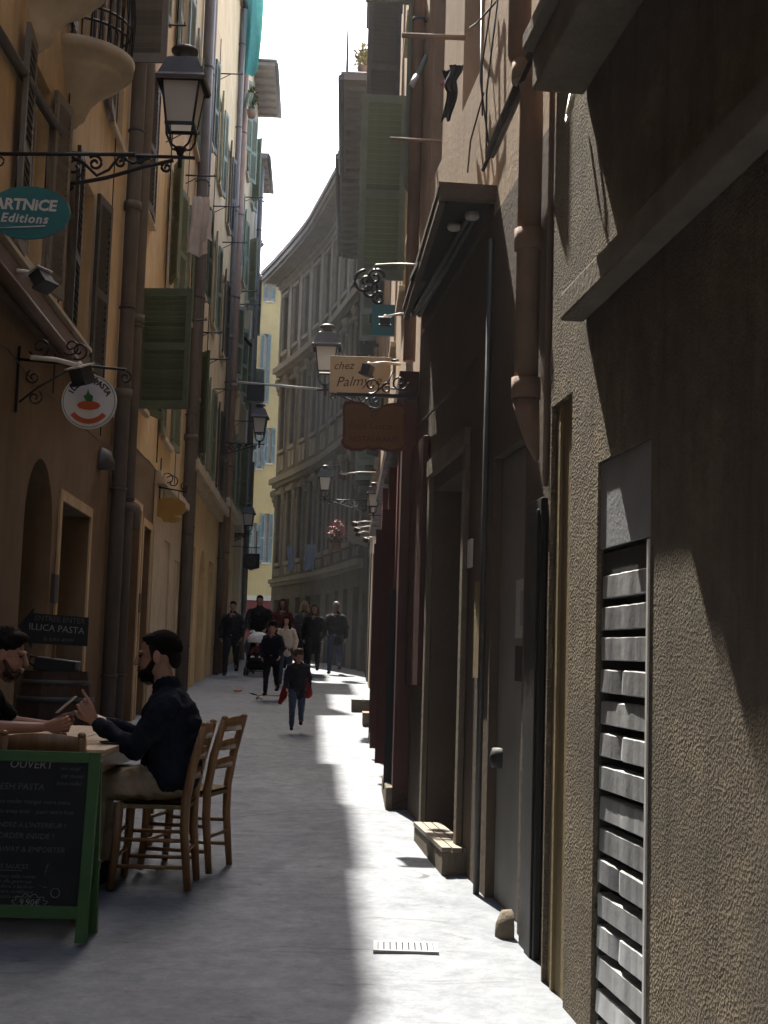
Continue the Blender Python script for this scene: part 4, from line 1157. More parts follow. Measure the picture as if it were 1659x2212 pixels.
# tan painted sign
c = at(778, 810, 16.0)
o = thing('restaurant_sign', 'tan rectangular sign with brown script lettering', 'sign', T(*c))
q = MB(); q.box(-.355, .355, -.012, .012, -.218, .218); bd = q.build('board', 'sign_tan', o, bevel=.004)
text('chez', .13, 'ink_brown', bd, T(-.20, -.014, .10) @ RX(math.pi/2) @ RZ(.05), shear=.35)
text('Palmyre', .165, 'ink_brown', bd, T(-.02, -.014, -.08) @ RX(math.pi/2) @ RZ(.07), shear=.35)
q = MB(); q.tube([(.36, 0, .19), (.46, 0, .19)], .012, 6); q.tube([(.36, 0, -.15), (.46, 0, -.15)], .012, 6); q.build('bracket', 'iron', o)
# brown shaped sign under its black bar
c = at(808, 922, 10.75)
o = thing('restaurant_sign', 'dark brown shaped restaurant sign below a black bar', 'sign', T(*c))
pts = [(-.25,.16), (-.235,.19), (-.19,.20), (-.10,.19), (-.05,.165), (-.02,.13), (.02,.13), (.06,.17), (.12,.19), (.19,.195), (.235,.18), (.25,.15), (.24,.10), (.25,-.10), (.255,-.14), (.23,-.18), (.15,-.20), (.09,-.19), (.05,-.175), (.0,-.19), (-.05,-.175), (-.10,-.195), (-.17,-.195), (-.23,-.17), (-.255,-.13), (-.24,-.09), (-.245,.08)]
q = MB(); q.prism(pts, (-.016, .016)); bd = q.build('rim', 'sign_rim', o)
q = MB(); q.prism([(x*.93, z*.88-.002) for x, z in pts], (-.022, -.0165)); fc = q.build('face', 'sign_brown', bd)
text('Le', .06, 'sign_rim', fc, T(0, -.024, .095) @ RX(math.pi/2), shear=.2)
text('Petit Lascaris', .075, 'sign_rim', fc, T(0, -.024, .0) @ RX(math.pi/2), shear=.2)
text('RESTAURANT', .062, 'sign_rim', fc, T(0, -.024, -.105) @ RX(math.pi/2), bold=.001)
q = MB(); q.box(-.30, .26, -.018, .018, .235, .262); q.tube([(-.18, 0, .19), (-.18, 0, .24)], .005, 5); q.tube([(.18, 0, .19), (.18, 0, .24)], .005, 5)
for (cx_, cz_, r_, a_, s_) in ((-.03, .33, .07, 4.4, 1), (.09, .31, .045, 1, 1), (.19, .36, .07, 0, -1)): q.tube([(p[0], 0, p[2]) for p in spiral((cx_, cz_), r_, 1.3, a_, s_)], .008, 5)
q.tube([(.0, 0, .27), (.1, 0, .36), (.13, 0, .44)], .007, 5)
q.build('bracket', 'iron', o)
spot('pale hooked lamp arm in front of the tan sign', at(864, 787, 11.6), at(797, 787, 11.4), (-.25, .1, -1), .8)
spot('pale lamp arm higher on the right above the tan sign', at(896, 680, 10.8), at(832, 684, 10.8), (0, .3, -1), .6)
rod('thin wire bracket under the big green shutter', [at(925, 572, 10.6), at(850, 570, 11.2), at(812, 572, 12), at(795, 590, 12)], .008, 'steel_rod')
spot('long pale lamp arm low on the right above the steps', at(812, 1020, 19.5), at(742, 1024, 19.5), (-.2, .2, -1), .6)
for k_, (xa, ya, xb, yb, d_) in enumerate(((812, 1128, 768, 1128, 21.5), (815, 1138, 772, 1140, 22.5), (798, 1150, 775, 1150, 23.5), (812, 1163, 792, 1162, 21.0))):
    spot(('uppermost', 'second', 'third', 'lowest')[k_] + ' of the four short lamp arms beside the red shop front', at(xa, ya, d_), at(xb, yb, d_), (-.3, .2, -1), .55)
# black box sign on its long rod, square black sign beyond
c = at(552, 848, 36.0)
o = thing('box_sign', 'small black box sign hanging high above the far left lantern', 'sign', T(*c))
q = MB(); q.box(-.23, .23, -.06, .06, -.22, .20); q.build('box', 'black_paint', o)
q = MB(); u = lx(36)-c.x; q.tube([(u, 0, .27), (1.72, 0, .14)], .035, 6); q.tube([(-.15, 0, .2), (-.15, 0, .26)], .01, 5); q.tube([(.15, 0, .2), (.15, 0, .25)], .01, 5); q.build('rod', 'white_arm', o)
c = at(543, 1212, 37.0)
o = thing('square_sign', 'square black hanging sign with a round emblem, far left', 'sign', T(*c))
q = MB(); q.prism([(-.22,.2), (.22,.2), (.22,-.18), (.1,-.21), (0,-.25), (-.1,-.21), (-.22,-.18)], (-.03, .03)); bd = q.build('board', 'black_paint', o)
q = MB(); ring(q, .10, .13, 0, 2*math.pi, -.033, 24); ring(q, .04, .06, 0, 2*math.pi, -.033, 16); q.build('emblem', 'grey_iron', bd)
q = MB(); q.tube([(lx(37)-c.x, 0, .38), (.25, 0, .36)], .012, 6); q.tube([(0, 0, .2), (0, 0, .37)], .01, 5); q.tube([(.12, 0, .2), (.12, 0, .8)], .012, 5); q.build('bracket', 'iron', o)
# wall brackets for drying lines on the right and their washing
rod('rusty drying bracket near the top right of the street', [at(1006, 82, 8.7), at(868, 76, 8.7)], .018, 'pipe_terracotta')
rod('rusty drying bracket in front of the big green shutter', [at(953, 306, 9.7), at(842, 299, 9.7)], .013, 'pipe_terracotta')
def cloth(label, c, w, h, mt, name='laundry', taper=1.0, wav=.05, cat='laundry', rot=0, nx=12, nz=14, seed=1, extra=None):
    rr = random.Random(seed)
    ph = [rr.uniform(0, 6) for _ in range(4)]
    b = MB(); vs = []
    for t in (0, .006):
        for j in range(nz+1):
            for i in range(nx+1):
                u, v = i/nx-.5, j/nz
                ww = w*(1+(taper-1)*v)
                vs.append((u*ww + .02*math.sin(5*v+ph[3]), t + wav*math.sin(9*u+ph[0]+2*v)*(.3+v) + wav*.4*math.sin(21*u+ph[1]), -h*v - .025*h*math.sin(8*u+ph[2])*v))
    k = (nx+1)*(nz+1); fs = []
    for j in range(nz):
        for i in range(nx):
            a = j*(nx+1)+i; fs += [(a, a+1, a+nx+2, a+nx+1), (a+k, a+nx+1+k, a+nx+2+k, a+1+k)]
    b.add(vs, fs, True)
    o = b.build(name, mt, None, T(*c) @ RZ(rot)); tag(o, label, cat)
    return o
cloth('long white sheet hung out on the yellow house wall', at(432, 425, 22.6), .30, 1.0, 'laundry_white', taper=1.25, seed=2)
cloth('small white vest hung beside the long white sheet', at(447, 455, 22.2), .14, .5, 'laundry_white', taper=1.6, seed=4)
cloth('dark trousers hanging from the drying bracket at top right', at(972, 152, 8.9), .085, .34, 'black_cloth', taper=.7, wav=.02, seed=5)
cloth('dark coat hanging above the trousers at top right', at(980, 140, 8.8), .09, .18, 'charcoal', taper=.8, wav=.02, seed=15)
cloth('small pink cloth beside the dark hanging trousers', at(961, 172, 9.0), .03, .045, 'pink_cloth', wav=.01, seed=6)
cloth('wide pale towel hung on the curved grey palace', at(670, 1176, 40.4), .32, .75, 'pale_blue', wav=.03, seed=7, rot=.3)
cloth('narrow pale towel hung left of the wide one on the palace', at(629, 1180, 41.5), .2, .72, 'pale_blue', wav=.03, seed=8, rot=.3)
o = cloth('large teal scaffold netting hanging at the top left skyline', at(541, -60, 32.8), .72, 2.6, 'net_teal', name='scaffold_netting', cat='netting', taper=.8, wav=.12, seed=9, nx=20, nz=24)
cloth('small lime green cloth under the teal netting', at(537, 200, 32.8), .2, .35, 'shutter_pale', wav=.05, seed=10)
# teal awning arms at the top right
o = thing('folded_awning', 'teal folded awning arms at the top right', 'awning', T(*at(990, 0, 11.6)))
b = MB(); m0 = at(990, 0, 11.6)
for (xa, ya, xb, yb, r_) in ((1000, -30, 888, 186, .022), (985, -25, 925, 80, .018)):
    b.tube([at(xa, ya, 11.6)-m0, at(xb, yb, 10.9)-m0], r_, 6)
b.build('arm', 'shutter_teal', o)
b = MB(); p = at(888, 186, 10.9)-m0; p2 = at(900, 164, 10.95)-m0; b.tube([p, p2], .024, 6); b.build('arm_tip', 'sign_white', o)
# iron brace cross and shutters far left
o = thing('iron_canopy', 'dark iron awning frame jutting from the fourth house on the left', 'awning', T(*at(505, 700, 36)))
m0 = at(505, 700, 36); b = MB(); b.tube([at(505, 700, 36)-m0, at(543, 748, 36.4)-m0], .04, 6); b.tube([at(512, 690, 36)-m0, at(515, 770, 36)-m0], .03, 6); b.tube([at(505, 700, 36)-m0, at(500, 705, 36.2)-m0], .04, 6); b.build('frame', 'iron', o)
o = thing('drying_rack', 'drying rack with wilting plants high on the left skyline', 'rack', T(*at(540, 360, 44)))
m0 = at(540, 360, 44); b = MB()
for (xa, ya, xb, yb) in ((528, 358, 560, 362), (540, 380, 573, 405), (545, 415, 572, 437), (535, 430, 556, 432)): b.tube([at(xa, ya, 44)-m0, at(xb, yb, 43.5)-m0], .03, 5)
b.build('rack_frame', 'grey_iron', o)

def leaves(name, label, c, rad, n, mt, cat='plant', seed=1, size=.05, parent=None):
    rr = random.Random(seed); b = MB()
    for _ in range(n):
        a, z, r = rr.uniform(0, 6.28), rr.uniform(-1, 1), rr.random()**.4
        p = Vector((rad[0]*r*math.cos(a)*math.sqrt(1-z*z), rad[1]*r*math.sin(a)*math.sqrt(1-z*z), rad[2]*r*z))
        m_ = T(*p) @ RZ(rr.uniform(0, 6.28)) @ RX(rr.uniform(-1.2, 1.2)); s_ = size*rr.uniform(.6, 1.4)
        b.add([(0,0,0), (s_*.4,s_*.6,.1*s_), (0,s_*1.5,0), (-s_*.4,s_*.6,.1*s_)], [(0,1,2,3)], m=m_)
    if parent: return b.build(name, mt, parent, T(*c))
    o = thing('potted_plant', label, cat, T(*c)); b.build('foliage', mt, o)
    q = MB(); q.lathe([(.0,-rad[2]-.16), (.09,-rad[2]-.16), (.13,-rad[2]+.02), (.11,-rad[2]+.02), (0,-rad[2]-.02)], 12); q.build('pot', 'pipe_terracotta', o)
    return o
mat('leaf_yellow', (.30,.27,.07), .6, .3, 6); mat('leaf_green', (.07,.10,.04), .6, .3, 6); mat('petal', (.36,.16,.15), .6, .3, 6)
leaves('x', 'sunlit yellow green plant on the roof terrace', at(786, 124, 25.5), (.18,.25,.22), 420, 'leaf_yellow', seed=3, size=.06)
pp = leaves('x', 'pot of wilting pink flowers on a balcony low on the right', at(727, 1150, 33.0), (.22,.22,.28), 320, 'petal', seed=4, size=.06)
leaves('greenery', '', (0, 0, -.15), (.2,.2,.16), 160, 'leaf_green', seed=5, size=.06, parent=pp)
leaves('x', 'dark trailing plant on the bracket over the left hand netting', at(545, 215, 33.2), (.12,.15,.3), 200, 'leaf_green', seed=6, size=.07)
o = thing('iron_ornament', 'black iron ornament hanging below the big green shutter', 'ornament', T(*at(810, 610, 13.0)))
b = MB()
for (cx_, cz_, r_, a_, s_) in ((0, .05, .09, 0, 1), (-.05, -.08, .09, 2, -1), (.04, -.16, .07, 1, 1), (-.09, 0, .12, 1.6, 1)): b.tube([(p[0], 0, p[2]) for p in spiral((cx_, cz_), r_, 1.4, a_, s_)], .016, 6)
b.build('scrollwork', 'iron', o)
b = MB(); b.box(-.02, .20, -.02, .02, -.52, -.22); b.build('panel', 'teal_sign', o)

# ============================================================ on the ground: steps, boxes, drain, litter
def wbox(name, label, cat, W, y0, y1, n0, n1, h, mt, planks=0, group=None):
    p = W.w(W.s(y0), 0, 0); o = thing(name, label, cat, W.m @ T(W.s(y0), 0, gz(y0)), group)
    L = W.s(y1)-W.s(y0)
    if planks:
        q = MB(); q.box(0, L, n0+.012, n1-.012, -.12, h-.025); q.build('riser', 'band_stone', o)
        w = (n1-n0)/planks; q = MB(); q.box(-.012, L+.012, 0, w-.008, 0, .026); me = q.mesh('plank', mt)
        for i in range(planks): inst('plank', me, o, T(0, n0+i*w, h-.022+random.uniform(-.002, .002)))
    else:
        q = MB(); q.box(0, L, n0, n1, -.1, h); q.build('block', mt, o, bevel=.012)
    return o
STG = 'doorsteps along the right wall'
wbox('doorstep', 'weathered plank doorstep jutting out beside the rough brown wall', 'step', WR, 8.28, 9.5, -.04, .15, .155, 'bench_wood', 3, STG)
wbox('doorstep', 'low stone doorstep under the folded slatted shutter', 'step', WS, 10.95, 12.1, .0, .17, .17, 'band_stone', 0, STG)
wbox('planter_box', 'brown wooden box set out on the sunny paving by the red front', 'box', WT, 21.6, 22.3, .02, .40, .19, 'bench_wood', 2)
wbox('planter_box', 'darker wooden box nearer than the other by the red front', 'box', WS, 18.9, 19.5, .02, .26, .18, 'sign_brown', 2)
wbox('doorstep', 'narrow grey doorstep beyond the wooden boxes', 'step', WS, 16.0, 17.1, .0, .2, .14, 'band_stone', 0, STG)
# drain
a, b_ = gpt(806, 2059), gpt(944, 2039)
o = thing('drain_grate', 'rectangular iron drain grate set in the sunlit paving', 'drain', T((a.x+b_.x)/2, (a.y+b_.y)/2, gz((a.y+b_.y)/2)+.002) @ RX(math.atan(GS)))
hx, hy = (b_.x-a.x)/2, max(.10, (b_.y-a.y)/2)
q = MB(); q.box(-hx, hx, -hy, -hy+.02, -.01, .012); q.box(-hx, hx, hy-.02, hy, -.01, .005); q.box(-hx, -hx+.02, -hy+.02, hy-.02, -.01, .012); q.box(hx-.02, hx, -hy+.02, hy-.02, -.01, .005); q.build('frame', 'grey_cement', o)
q = MB(); q.box(-hx+.02, hx-.02, -hy+.02, hy-.02, -.02, .001); q.build('pit', 'joint_dirt', o)
q = MB(); q.box(-.011, .011, -hy+.02, hy-.02, 0, .006); bm_ = q.mesh('bar', 'grey_cement')
for i in range(9): inst('bar', bm_, o, T(-hx+.02+(2*hx-.04)*(i+.5)/9, 0, 0))
p = gpt(512, 1493)
o = tag(MB().ell((0,0,.02), (.07,.05,.03), 8, 6).ell((.05,.03,.03), (.05,.04,.02), 8, 6).build('litter', 'litter', None, T(p.x, p.y, gz(p.y)-.012)), 'crumpled orange litter lying on the street', 'litter')

# ============================================================ cafe furniture
def ladder_chair(label, x, y, rz):
    o = thing('cafe_chair', label, 'chair', T(x, y, gz(y)) @ RZ(R_(rz)), 'wooden ladder-back cafe chairs')
    w, d = .19, .18
    for sx in (-1, 1):
        q = MB(); q.tube([(sx*(w+.008), d+.02, 0), (sx*w, d, .25), (sx*w, d-.005, .455)], [.020, .025, .026], 8); q.build('leg', 'chair_wood', o)
        q = MB(); q.tube([(sx*w*.97, -d-.03, 0), (sx*w*.97, -d, .3), (sx*w*.97, -d, .47), (sx*w*.97, -d-.03, .66), (sx*w*.97, -d-.085, .87)], [.020, .025, .026, .025, .021], 8)
        pst = q.build('back_post', 'chair_wood', o)
        q = MB(); q.ell((sx*w*.97, -d-.087, .878), (.021,.021,.016), 8, 6); q.build('finial', 'chair_wood', pst)
    for z, h, yb in ((.585, .045, -d-.02), (.69, .045, -d-.038), (.80, .065, -d-.068)):
        q = MB(); n = 8; vs = []
        for i in range(n+1):
            t = i/n-.5; xx = t*2*w*.95; bow = -.028*(1-4*t*t); top = h + .018*(1-4*t*t)
            vs += [(xx, yb+bow-.008, z), (xx, yb+bow+.008, z), (xx, yb+bow+.008, z+top), (xx, yb+bow-.008, z+top)]
        fs = [(0,3,2,1), (4*n, 4*n+1, 4*n+2, 4*n+3)]
        for i in range(n):
            a = 4*i
            for k in range(4): fs.append((a+k, a+(k+1) % 4, a+4+(k+1) % 4, a+4+k))
        q.add(vs, fs, True); q.build('back_slat', 'chair_wood', o)
    q = MB(); vs = []; n = 10
    for j in range(n+1):
        for i in range(n+1):
            u, v = i/n-.5, j/n-.5
            vs.append((u*2*(w+.012), v*2*(d+.012)-.003, .462-.016*(1-4*u*u)*(1-4*v*v) + .003*math.cos(60*max(abs(u), abs(v)))))
    q.add(vs, [(j*(n+1)+i, j*(n+1)+i+1, (j+1)*(n+1)+i+1, (j+1)*(n+1)+i) for j in range(n) for i in range(n)], True)
    q.box(-w-.012, w+.012, -d-.012, d+.012, .425, .447); q.build('seat', 'rush_seat', o)
    for (p, r) in (((( -w, d+.01, .16), (w, d+.01, .16)), .011), (((-w, d+.005, .29), (w, d+.005, .29)), .011), (((-w, -d-.01, .2), (w, -d-.01, .2)), .011),
                   (((-w, d, .12), (-w, -d-.02, .12)), .011), (((w, d, .12), (w, -d-.02, .12)), .011), (((-w, d, .26), (-w, -d, .26)), .011), (((w, d, .26), (w, -d, .26)), .011)):
        q = MB(); q.tube(p, r, 8); q.build('stretcher', 'chair_wood', o)
    return o
ladder_chair('wooden chair the man in the navy sweater sits on', -1.195, 7.75, 90)
ladder_chair('empty wooden chair right behind the seated man in navy', -1.10, 8.29, 78)
ladder_chair('wooden chair at the near end of the table behind the chalkboard', -1.60, 6.96, 2)
ladder_chair('wooden chair under the man at the left edge', -2.50, 8.12, -90)

t = thing('cafe_table', 'long pale plank cafe table between the two seated men', 'table', T(-1.75, 8.15, gz(8.15)), None)
pw = .76/5
for i in range(5):
    q = MB(); q.box(-.38+i*pw+.002, -.38+(i+1)*pw-.002, -1.07, 1.07, .715, .75); q.build('plank', 'table_wood', t, T(0, 0, random.uniform(-.002, .002)), bevel=.004)
q = MB(); q.box(-.33, .33, -.98, -.955, .62, .714); q.box(-.33, .33, .955, .98, .62, .714); q.box(-.33, -.305, -.95, .95, .62, .714); q.box(.305, .33, -.95, .95, .62, .714); q.build('apron', 'chair_wood', t)
for sx in (-1, 1):
    for sy in (-1, 1):
        q = MB(); q.box(sx*.30-.03, sx*.30+.03, sy*.93-.03, sy*.93+.03, -.01, .714); q.build('leg', 'chair_wood', t)
# phone and small things on the table
o = thing('phone', 'dark phone lying at the edge of the plank table', 'phone', T(-1.44, 7.55, gz(8.15)+.752) @ RZ(.4))
q = MB(); q.box(-.035, .035, -.07, .07, 0, .009); q.build('case', 'black_paint', o, bevel=.003)
q = MB(); q.box(-.031, .031, -.064, .064, .0092, .0098); q.build('screen', 'pane', o)

# ---- chalkboard
cb = thing('chalkboard', 'green framed chalkboard menu standing in front of the table', 'chalkboard', T(-1.585, 6.37, gz(6.37)))
lean = RX(-math.atan(.12/.83))
def zz_(py): return .84*(2037-py)/399
fr = MB(); W2 = .315
fr.box(-W2, -W2+.05, -.018, .018, 0, .84); fr.box(W2-.05, W2, -.018, .018, 0, .84)
fr.box(-W2+.05, W2-.05, -.017, .017, .79, .84); fr.box(-W2+.05, W2-.05, -.017, .017, .10, .155)
frm = fr.build('frame', 'green_frame', cb, lean, bevel=.003)
q = MB(); q.box(-W2+.052, W2-.052, -.006, .006, .156, .789); bd = q.build('slate', 'chalkboard', cb, lean)
q = MB()
for sx in (-1, 1): q.box(sx*(W2-.025)-.02, sx*(W2-.025)+.02, -.015, .015, 0, .80)
q.box(-W2, W2, -.012, .012, .3, .34); q.build('rear_frame', 'green_frame', cb, T(0, .27, -.006) @ RX(math.atan(.10/.83)))
def ct(s, px, py, size, m_='chalk_dim', sh=.1, rot=0., align='CENTER'):
    x = (px-829+16)/3000*6.45 + 1.585
    text(s, size, m_, bd, T(x, -.0075, zz_(py)) @ RX(math.pi/2) @ RZ(rot), shear=sh, depth=.0004, align=align)
ct('OUVERT', 76, 1668, .052, 'chalk', .1)
for s, px, py, sz in (('de midi', 160, 1660, .024), ('non stop!', 160, 1674, .024), ('par dessus', 166, 1690, .024), ('(tous midis)', 160, 1706, .024)): ct(s, px, py, sz)
ct('FRESH PASTA', 50, 1716, .042)
ct('vous voulez manger votre pasta', 85, 1747, .027); ct('(take away too)    pour votre box', 88, 1768, .027)
ct('COMMANDEZ A L\'INTERIEUR !', 62, 1797, .031); ct('ORDER INSIDE !', 78, 1820, .036)
ct('TAKE AWAY & EMPORTER', 70, 1848, .034)
ct('NOS SAUCES', 48, 1884, .03); q = MB(); q.box(-.16, .0, -.0075, -.0068, zz_(1893), zz_(1891.5)); q.build('underline', 'chalk_dim', bd)
for i, s in enumerate(('bolognese della nonna', 'pesto alla genovese', 'pomodoro e basilico', 'carbonara, arrabbiata', 'fresh pasta selection')): ct(s, 55, 1904+i*10.5, .024)
ct('menu midi', 50, 1964, .024); ct('9.90€', 98, 1958, .04, 'chalk')
q = MB()
for (px, py, r_) in ((150, 1936, .020), ):
    x = (px-829+16)/3000*6.45+1.585; ring_ = [(x+r_*math.cos(a), -.0072, zz_(py)+r_*math.sin(a)) for a in [2*math.pi*i/24 for i in range(25)]]; q.tube(ring_, .0014, 4)
x0 = (98-829+16)/3000*6.45+1.585; z0 = zz_(1958)
q.tube([(x0+(.075+.008*math.sin(11*a))*math.cos(a), -.0072, z0+(.034+.006*math.sin(11*a))*math.sin(a)) for a in [2*math.pi*i/80 for i in range(81)]], .0014, 4)
x1 = (125-829+16)/3000*6.45+1.585
q.tube([(x1, -.0072, zz_(1884)), (x1+.012, -.0072, zz_(1876)), (x1+.004, -.0072, zz_(1890)), (x1-.006, -.0072, zz_(1905)), (x1+.02, -.0072, zz_(1912)), (x1-.02, -.0072, zz_(1922)), (x1+.015, -.0072, zz_(1926))], .0016, 4)
q.build('chalk_drawing', 'chalk', bd)

# ---- barrel with the arrow board
bx, by = -2.36, 10.25
o = thing('barrel', 'dark wooden barrel standing by the wall behind the table', 'barrel', T(bx, by, gz(by)))
n = 16; prof = [(.235, 0), (.27, .2), (.30, .5), (.27, .82), (.235, 1.02)]
st = MB()
for (k, (ra, za)) in enumerate(prof[:-1]):
    rb, zb = prof[k+1]; a0, a1 = -math.pi/n*.96, math.pi/n*.96
    st.add([(ra*math.cos(a0), ra*math.sin(a0), za), (ra*math.cos(a1), ra*math.sin(a1), za), (rb*math.cos(a1), rb*math.sin(a1), zb), (rb*math.cos(a0), rb*math.sin(a0), zb)], [(0,1,2,3)])
sme = st.mesh('stave', 'barrel_wood')
for i in range(n): inst('stave', sme, o, RZ(2*math.pi*i/n))
q = MB(); q.lathe([(0, .98), (.23, .98), (.23, 1.0), (0, 1.0)], 20); q.lathe([(r*.985, z) for r, z in prof], 20); q.build('lid', 'barrel_wood', o)
for (r_, z_) in ((.276, .2), (.276, .82), (.248, .08), (.248, .94)):
    q = MB(); q.lathe([(r_, z_-.02), (r_+.004, z_-.02), (r_+.004, z_+.02), (r_, z_+.02)], 20); q.build('hoop', 'grey_iron', o)
c = at(117, 1357, 10.2)
o = thing('arrow_sign', 'black arrow board with chalk lettering pointing left', 'sign', T(*c))
q = MB(); q.prism([(-.262,.01), (-.155,.145), (-.155,.105), (.25,.085), (.25,-.125), (-.155,-.115), (-.155,-.155)], (-.009, .009)); bd = q.build('board', 'chalkboard', o)
text('ENTREE ENTER', .055, 'chalk_dim', bd, T(.04, -.0105, .062) @ RX(math.pi/2) @ RZ(-.05), depth=.0004)
text('ILLICA PASTA', .068, 'chalk', bd, T(.02, -.0105, -.005) @ RX(math.pi/2) @ RZ(-.06), depth=.0004)
text('& take away', .045, 'chalk_dim', bd, T(.04, -.0105, -.08) @ RX(math.pi/2), depth=.0004)
q = MB(); q.box(-.015, .015, .01, .03, -(c.z-gz(by)-1.0), .05); q.build('stick', 'chair_wood', o)
c = at(118, 1424, 10.1)
o = thing('menu_holder', 'black tilted menu case lying on top of the barrel', 'menu', T(c.x, c.y+.1, gz(by)+1.06) @ RY(.10))
q = MB(); q.box(-.15, .15, -.10, .10, -.05, .05); q.build('case', 'black_paint', o, bevel=.01)
q = MB(); q.tube([(-.15, 0, .04), (-.2, 0, .05), (-.21, 0, 0), (-.15, 0, -.03)], .012, 6); q.build('handle', 'black_paint', o)

# ============================================================ people
FOLD = bpy.data.textures.new('folds', 'CLOUDS'); FOLD.noise_scale = .07; FOLD.noise_depth = 2
def blob(b, name, mt, parent, vox, m=None, sm=4, fold=0.):
    o = b.build(name, mt, parent, m)
    r = o.modifiers.new('remesh', 'REMESH'); r.mode = 'VOXEL'; r.voxel_size = vox; r.use_smooth_shade = True
    s = o.modifiers.new('smooth', 'SMOOTH'); s.iterations = sm; s.factor = .5
    if fold:
        d = o.modifiers.new('folds', 'DISPLACE'); d.texture = FOLD; d.strength = fold; d.mid_level = .5; d.texture_coords = 'LOCAL'
    return o
def head(b, c, yaw=0, pitch=0, k=1.0):
    """skull, jaw, nose, brow, ears; looks along +y"""
    m_ = T(*c) @ RZ(yaw) @ RX(pitch) @ Matrix.Scale(k, 4)
    b.ell((0,-.012,.03), (.073,.092,.088), 14, 10, m_); b.ell((0,.022,-.035), (.058,.066,.078), 12, 8, m_); b.ell((0,.05,-.085), (.032,.03,.026), 10, 6, m_)
    b.cap((0,.088,.018), .010, (0,.108,-.022), .015, m=m_); b.ell((0,.095,-.055), (.026,.012,.008), 8, 6, m_); b.ell((0,.092,-.070), (.024,.012,.009), 8, 6, m_)
    b.ell((-.032,.078,.028), (.026,.014,.010), 8, 6, m_); b.ell((.032,.078,.028), (.026,.014,.010), 8, 6, m_)
    b.ell((-.076,-.008,-.005), (.011,.022,.033), 8, 6, m_); b.ell((.076,-.008,-.005), (.011,.022,.033), 8, 6, m_)
    return m_
def eyes(par, m_):
    for sx in (-1, 1):
        q = MB(); q.ell((sx*.031,.080,.010), (.013,.008,.007), 8, 6, m_); q.build('eye', 'eye', par)
def hand(b, wr, d, pal, curl=.5, k=1.0, point=False, thumb=1):
    """palm and five fingers from the wrist along d; pal is the palm's facing"""
    wr, d, pal = Vector(wr), Vector(d).normalized(), Vector(pal).normalized()
    sd = d.cross(pal).normalized()
    for t in (-1.2, -.4, .4, 1.2): b.cap(wr + sd*t*.010*k, .014*k, wr + d*.085*k + sd*t*.023*k, .0125*k)
    for i, (t, L) in enumerate(((-1.25, .072), (-.42, .082), (.42, .077), (1.2, .060))):
        p0 = wr + d*.088*k + sd*t*.024*k
        cu = curl if not (point and i == 0) else .05
        p1 = p0 + (d*math.cos(cu*.8) + pal*math.sin(cu*.8))*L*.48*k
        p2 = p1 + (d*math.cos(cu*1.9) + pal*math.sin(cu*1.9))*L*.34*k
        p3 = p2 + (d*math.cos(cu*2.6) + pal*math.sin(cu*2.6))*L*.26*k
        b.cap(p0, .0095*k, p1, .0088*k, 8); b.cap(p1, .0088*k, p2, .008*k, 8); b.cap(p2, .008*k, p3, .007*k, 8)
    q0 = wr + d*.03*k - sd*thumb*.024*k; q1 = q0 + d*.035*k - sd*thumb*.028*k + pal*.014*k; q2 = q1 + d*.034*k - sd*thumb*.008*k + pal*.012*k
    b.cap(q0, .013*k, q1, .0105*k, 8); b.cap(q1, .0105*k, q2, .0085*k, 8)

def strands(par, m_, mt, n, zone, seed, L=(.025, .05), name='hair_strands', lay=.6):
    rr = random.Random(seed); b = MB()
    for _ in range(n):
        c, r, nz = zone(rr)
        nrm = Vector((nz[0], nz[1], nz[2])).normalized()
        p = Vector(c)
        comb = Vector((rr.uniform(-.4, .4), -.8 + rr.uniform(-.3, .3), -.25 + rr.uniform(-.3, .3)))
        d = (nrm*(1-lay) + comb*lay).normalized(); sd = d.cross(nrm)
        if sd.length < 1e-4: continue
        sd.normalize(); l = rr.uniform(*L); w = .0022
        q = p + d*l*.5 + nrm*l*.12; e = p + d*l - nrm*l*.05
        b.add([p-sd*w, p+sd*w, q+sd*w*.8, q-sd*w*.8, e], [(0,1,2,3), (3,2,4)], m=m_)
    return b.build(name, mt, par)
def scalp(rr):
    while True:
        a, z = rr.uniform(0, 6.283), rr.uniform(-.35, 1); r = math.sqrt(max(0, 1-z*z))
        n = (r*math.cos(a), r*math.sin(a), z)
        if n[1] > .35 and z < .55: continue
        if n[1] > .0 and z < .1: continue
        return (n[0]*.081, -.024+n[1]*.093, .044+n[2]*.084), 0, n
def chin(rr):
    while True:
        a, z = rr.uniform(0, 6.283), rr.uniform(-1, .45); r = math.sqrt(max(0, 1-z*z))
        n = (r*math.cos(a), r*math.sin(a), z)
        if n[1] < -.3: continue
        return (n[0]*.056, .038+n[1]*.056, -.078+n[2]*.05), 0, n
# ---- man in the navy sweater, seated, facing left (local: faces +y, his left is -x)
px_, py_ = -1.13, 7.74
mS = T(px_, py_, gz(py_)) @ RZ(R_(90))
b = MB()
hc = (0, .10, 1.235)
hm = head(b, hc, 0, -.12, 1.12)
b.cap((0,.035,1.02), .06, (0,.075,1.16), .056)
b.cap((0,0,.56), .12, (0,.02,.95), .13)
for sx in (-1, 1):
    b.cap((sx*.1,0,.54), .07, (sx*.12,.40,.52), .06); b.cap((sx*.12,.40,.52), .055, (sx*.12,.37,.09), .04); b.cap((sx*.12,.35,.05), .04, (sx*.12,.48,.035), .035)
b.cap((0,.03,.95), .07, (-.15,.04,.93), .045); b.cap((0,.03,.95), .07, (.15,.04,.93), .045)
LE_, LW_ = (-.22,.16,.74), (-.15,.37,.855)
RE_, RW_ = (.23,.17,.75), (.13,.36,.85)
b.cap((-.17,.04,.93), .04, LE_, .034); b.cap(LE_, .036, LW_, .026); b.cap((.17,.04,.93), .04, RE_, .034); b.cap(RE_, .036, RW_, .026)
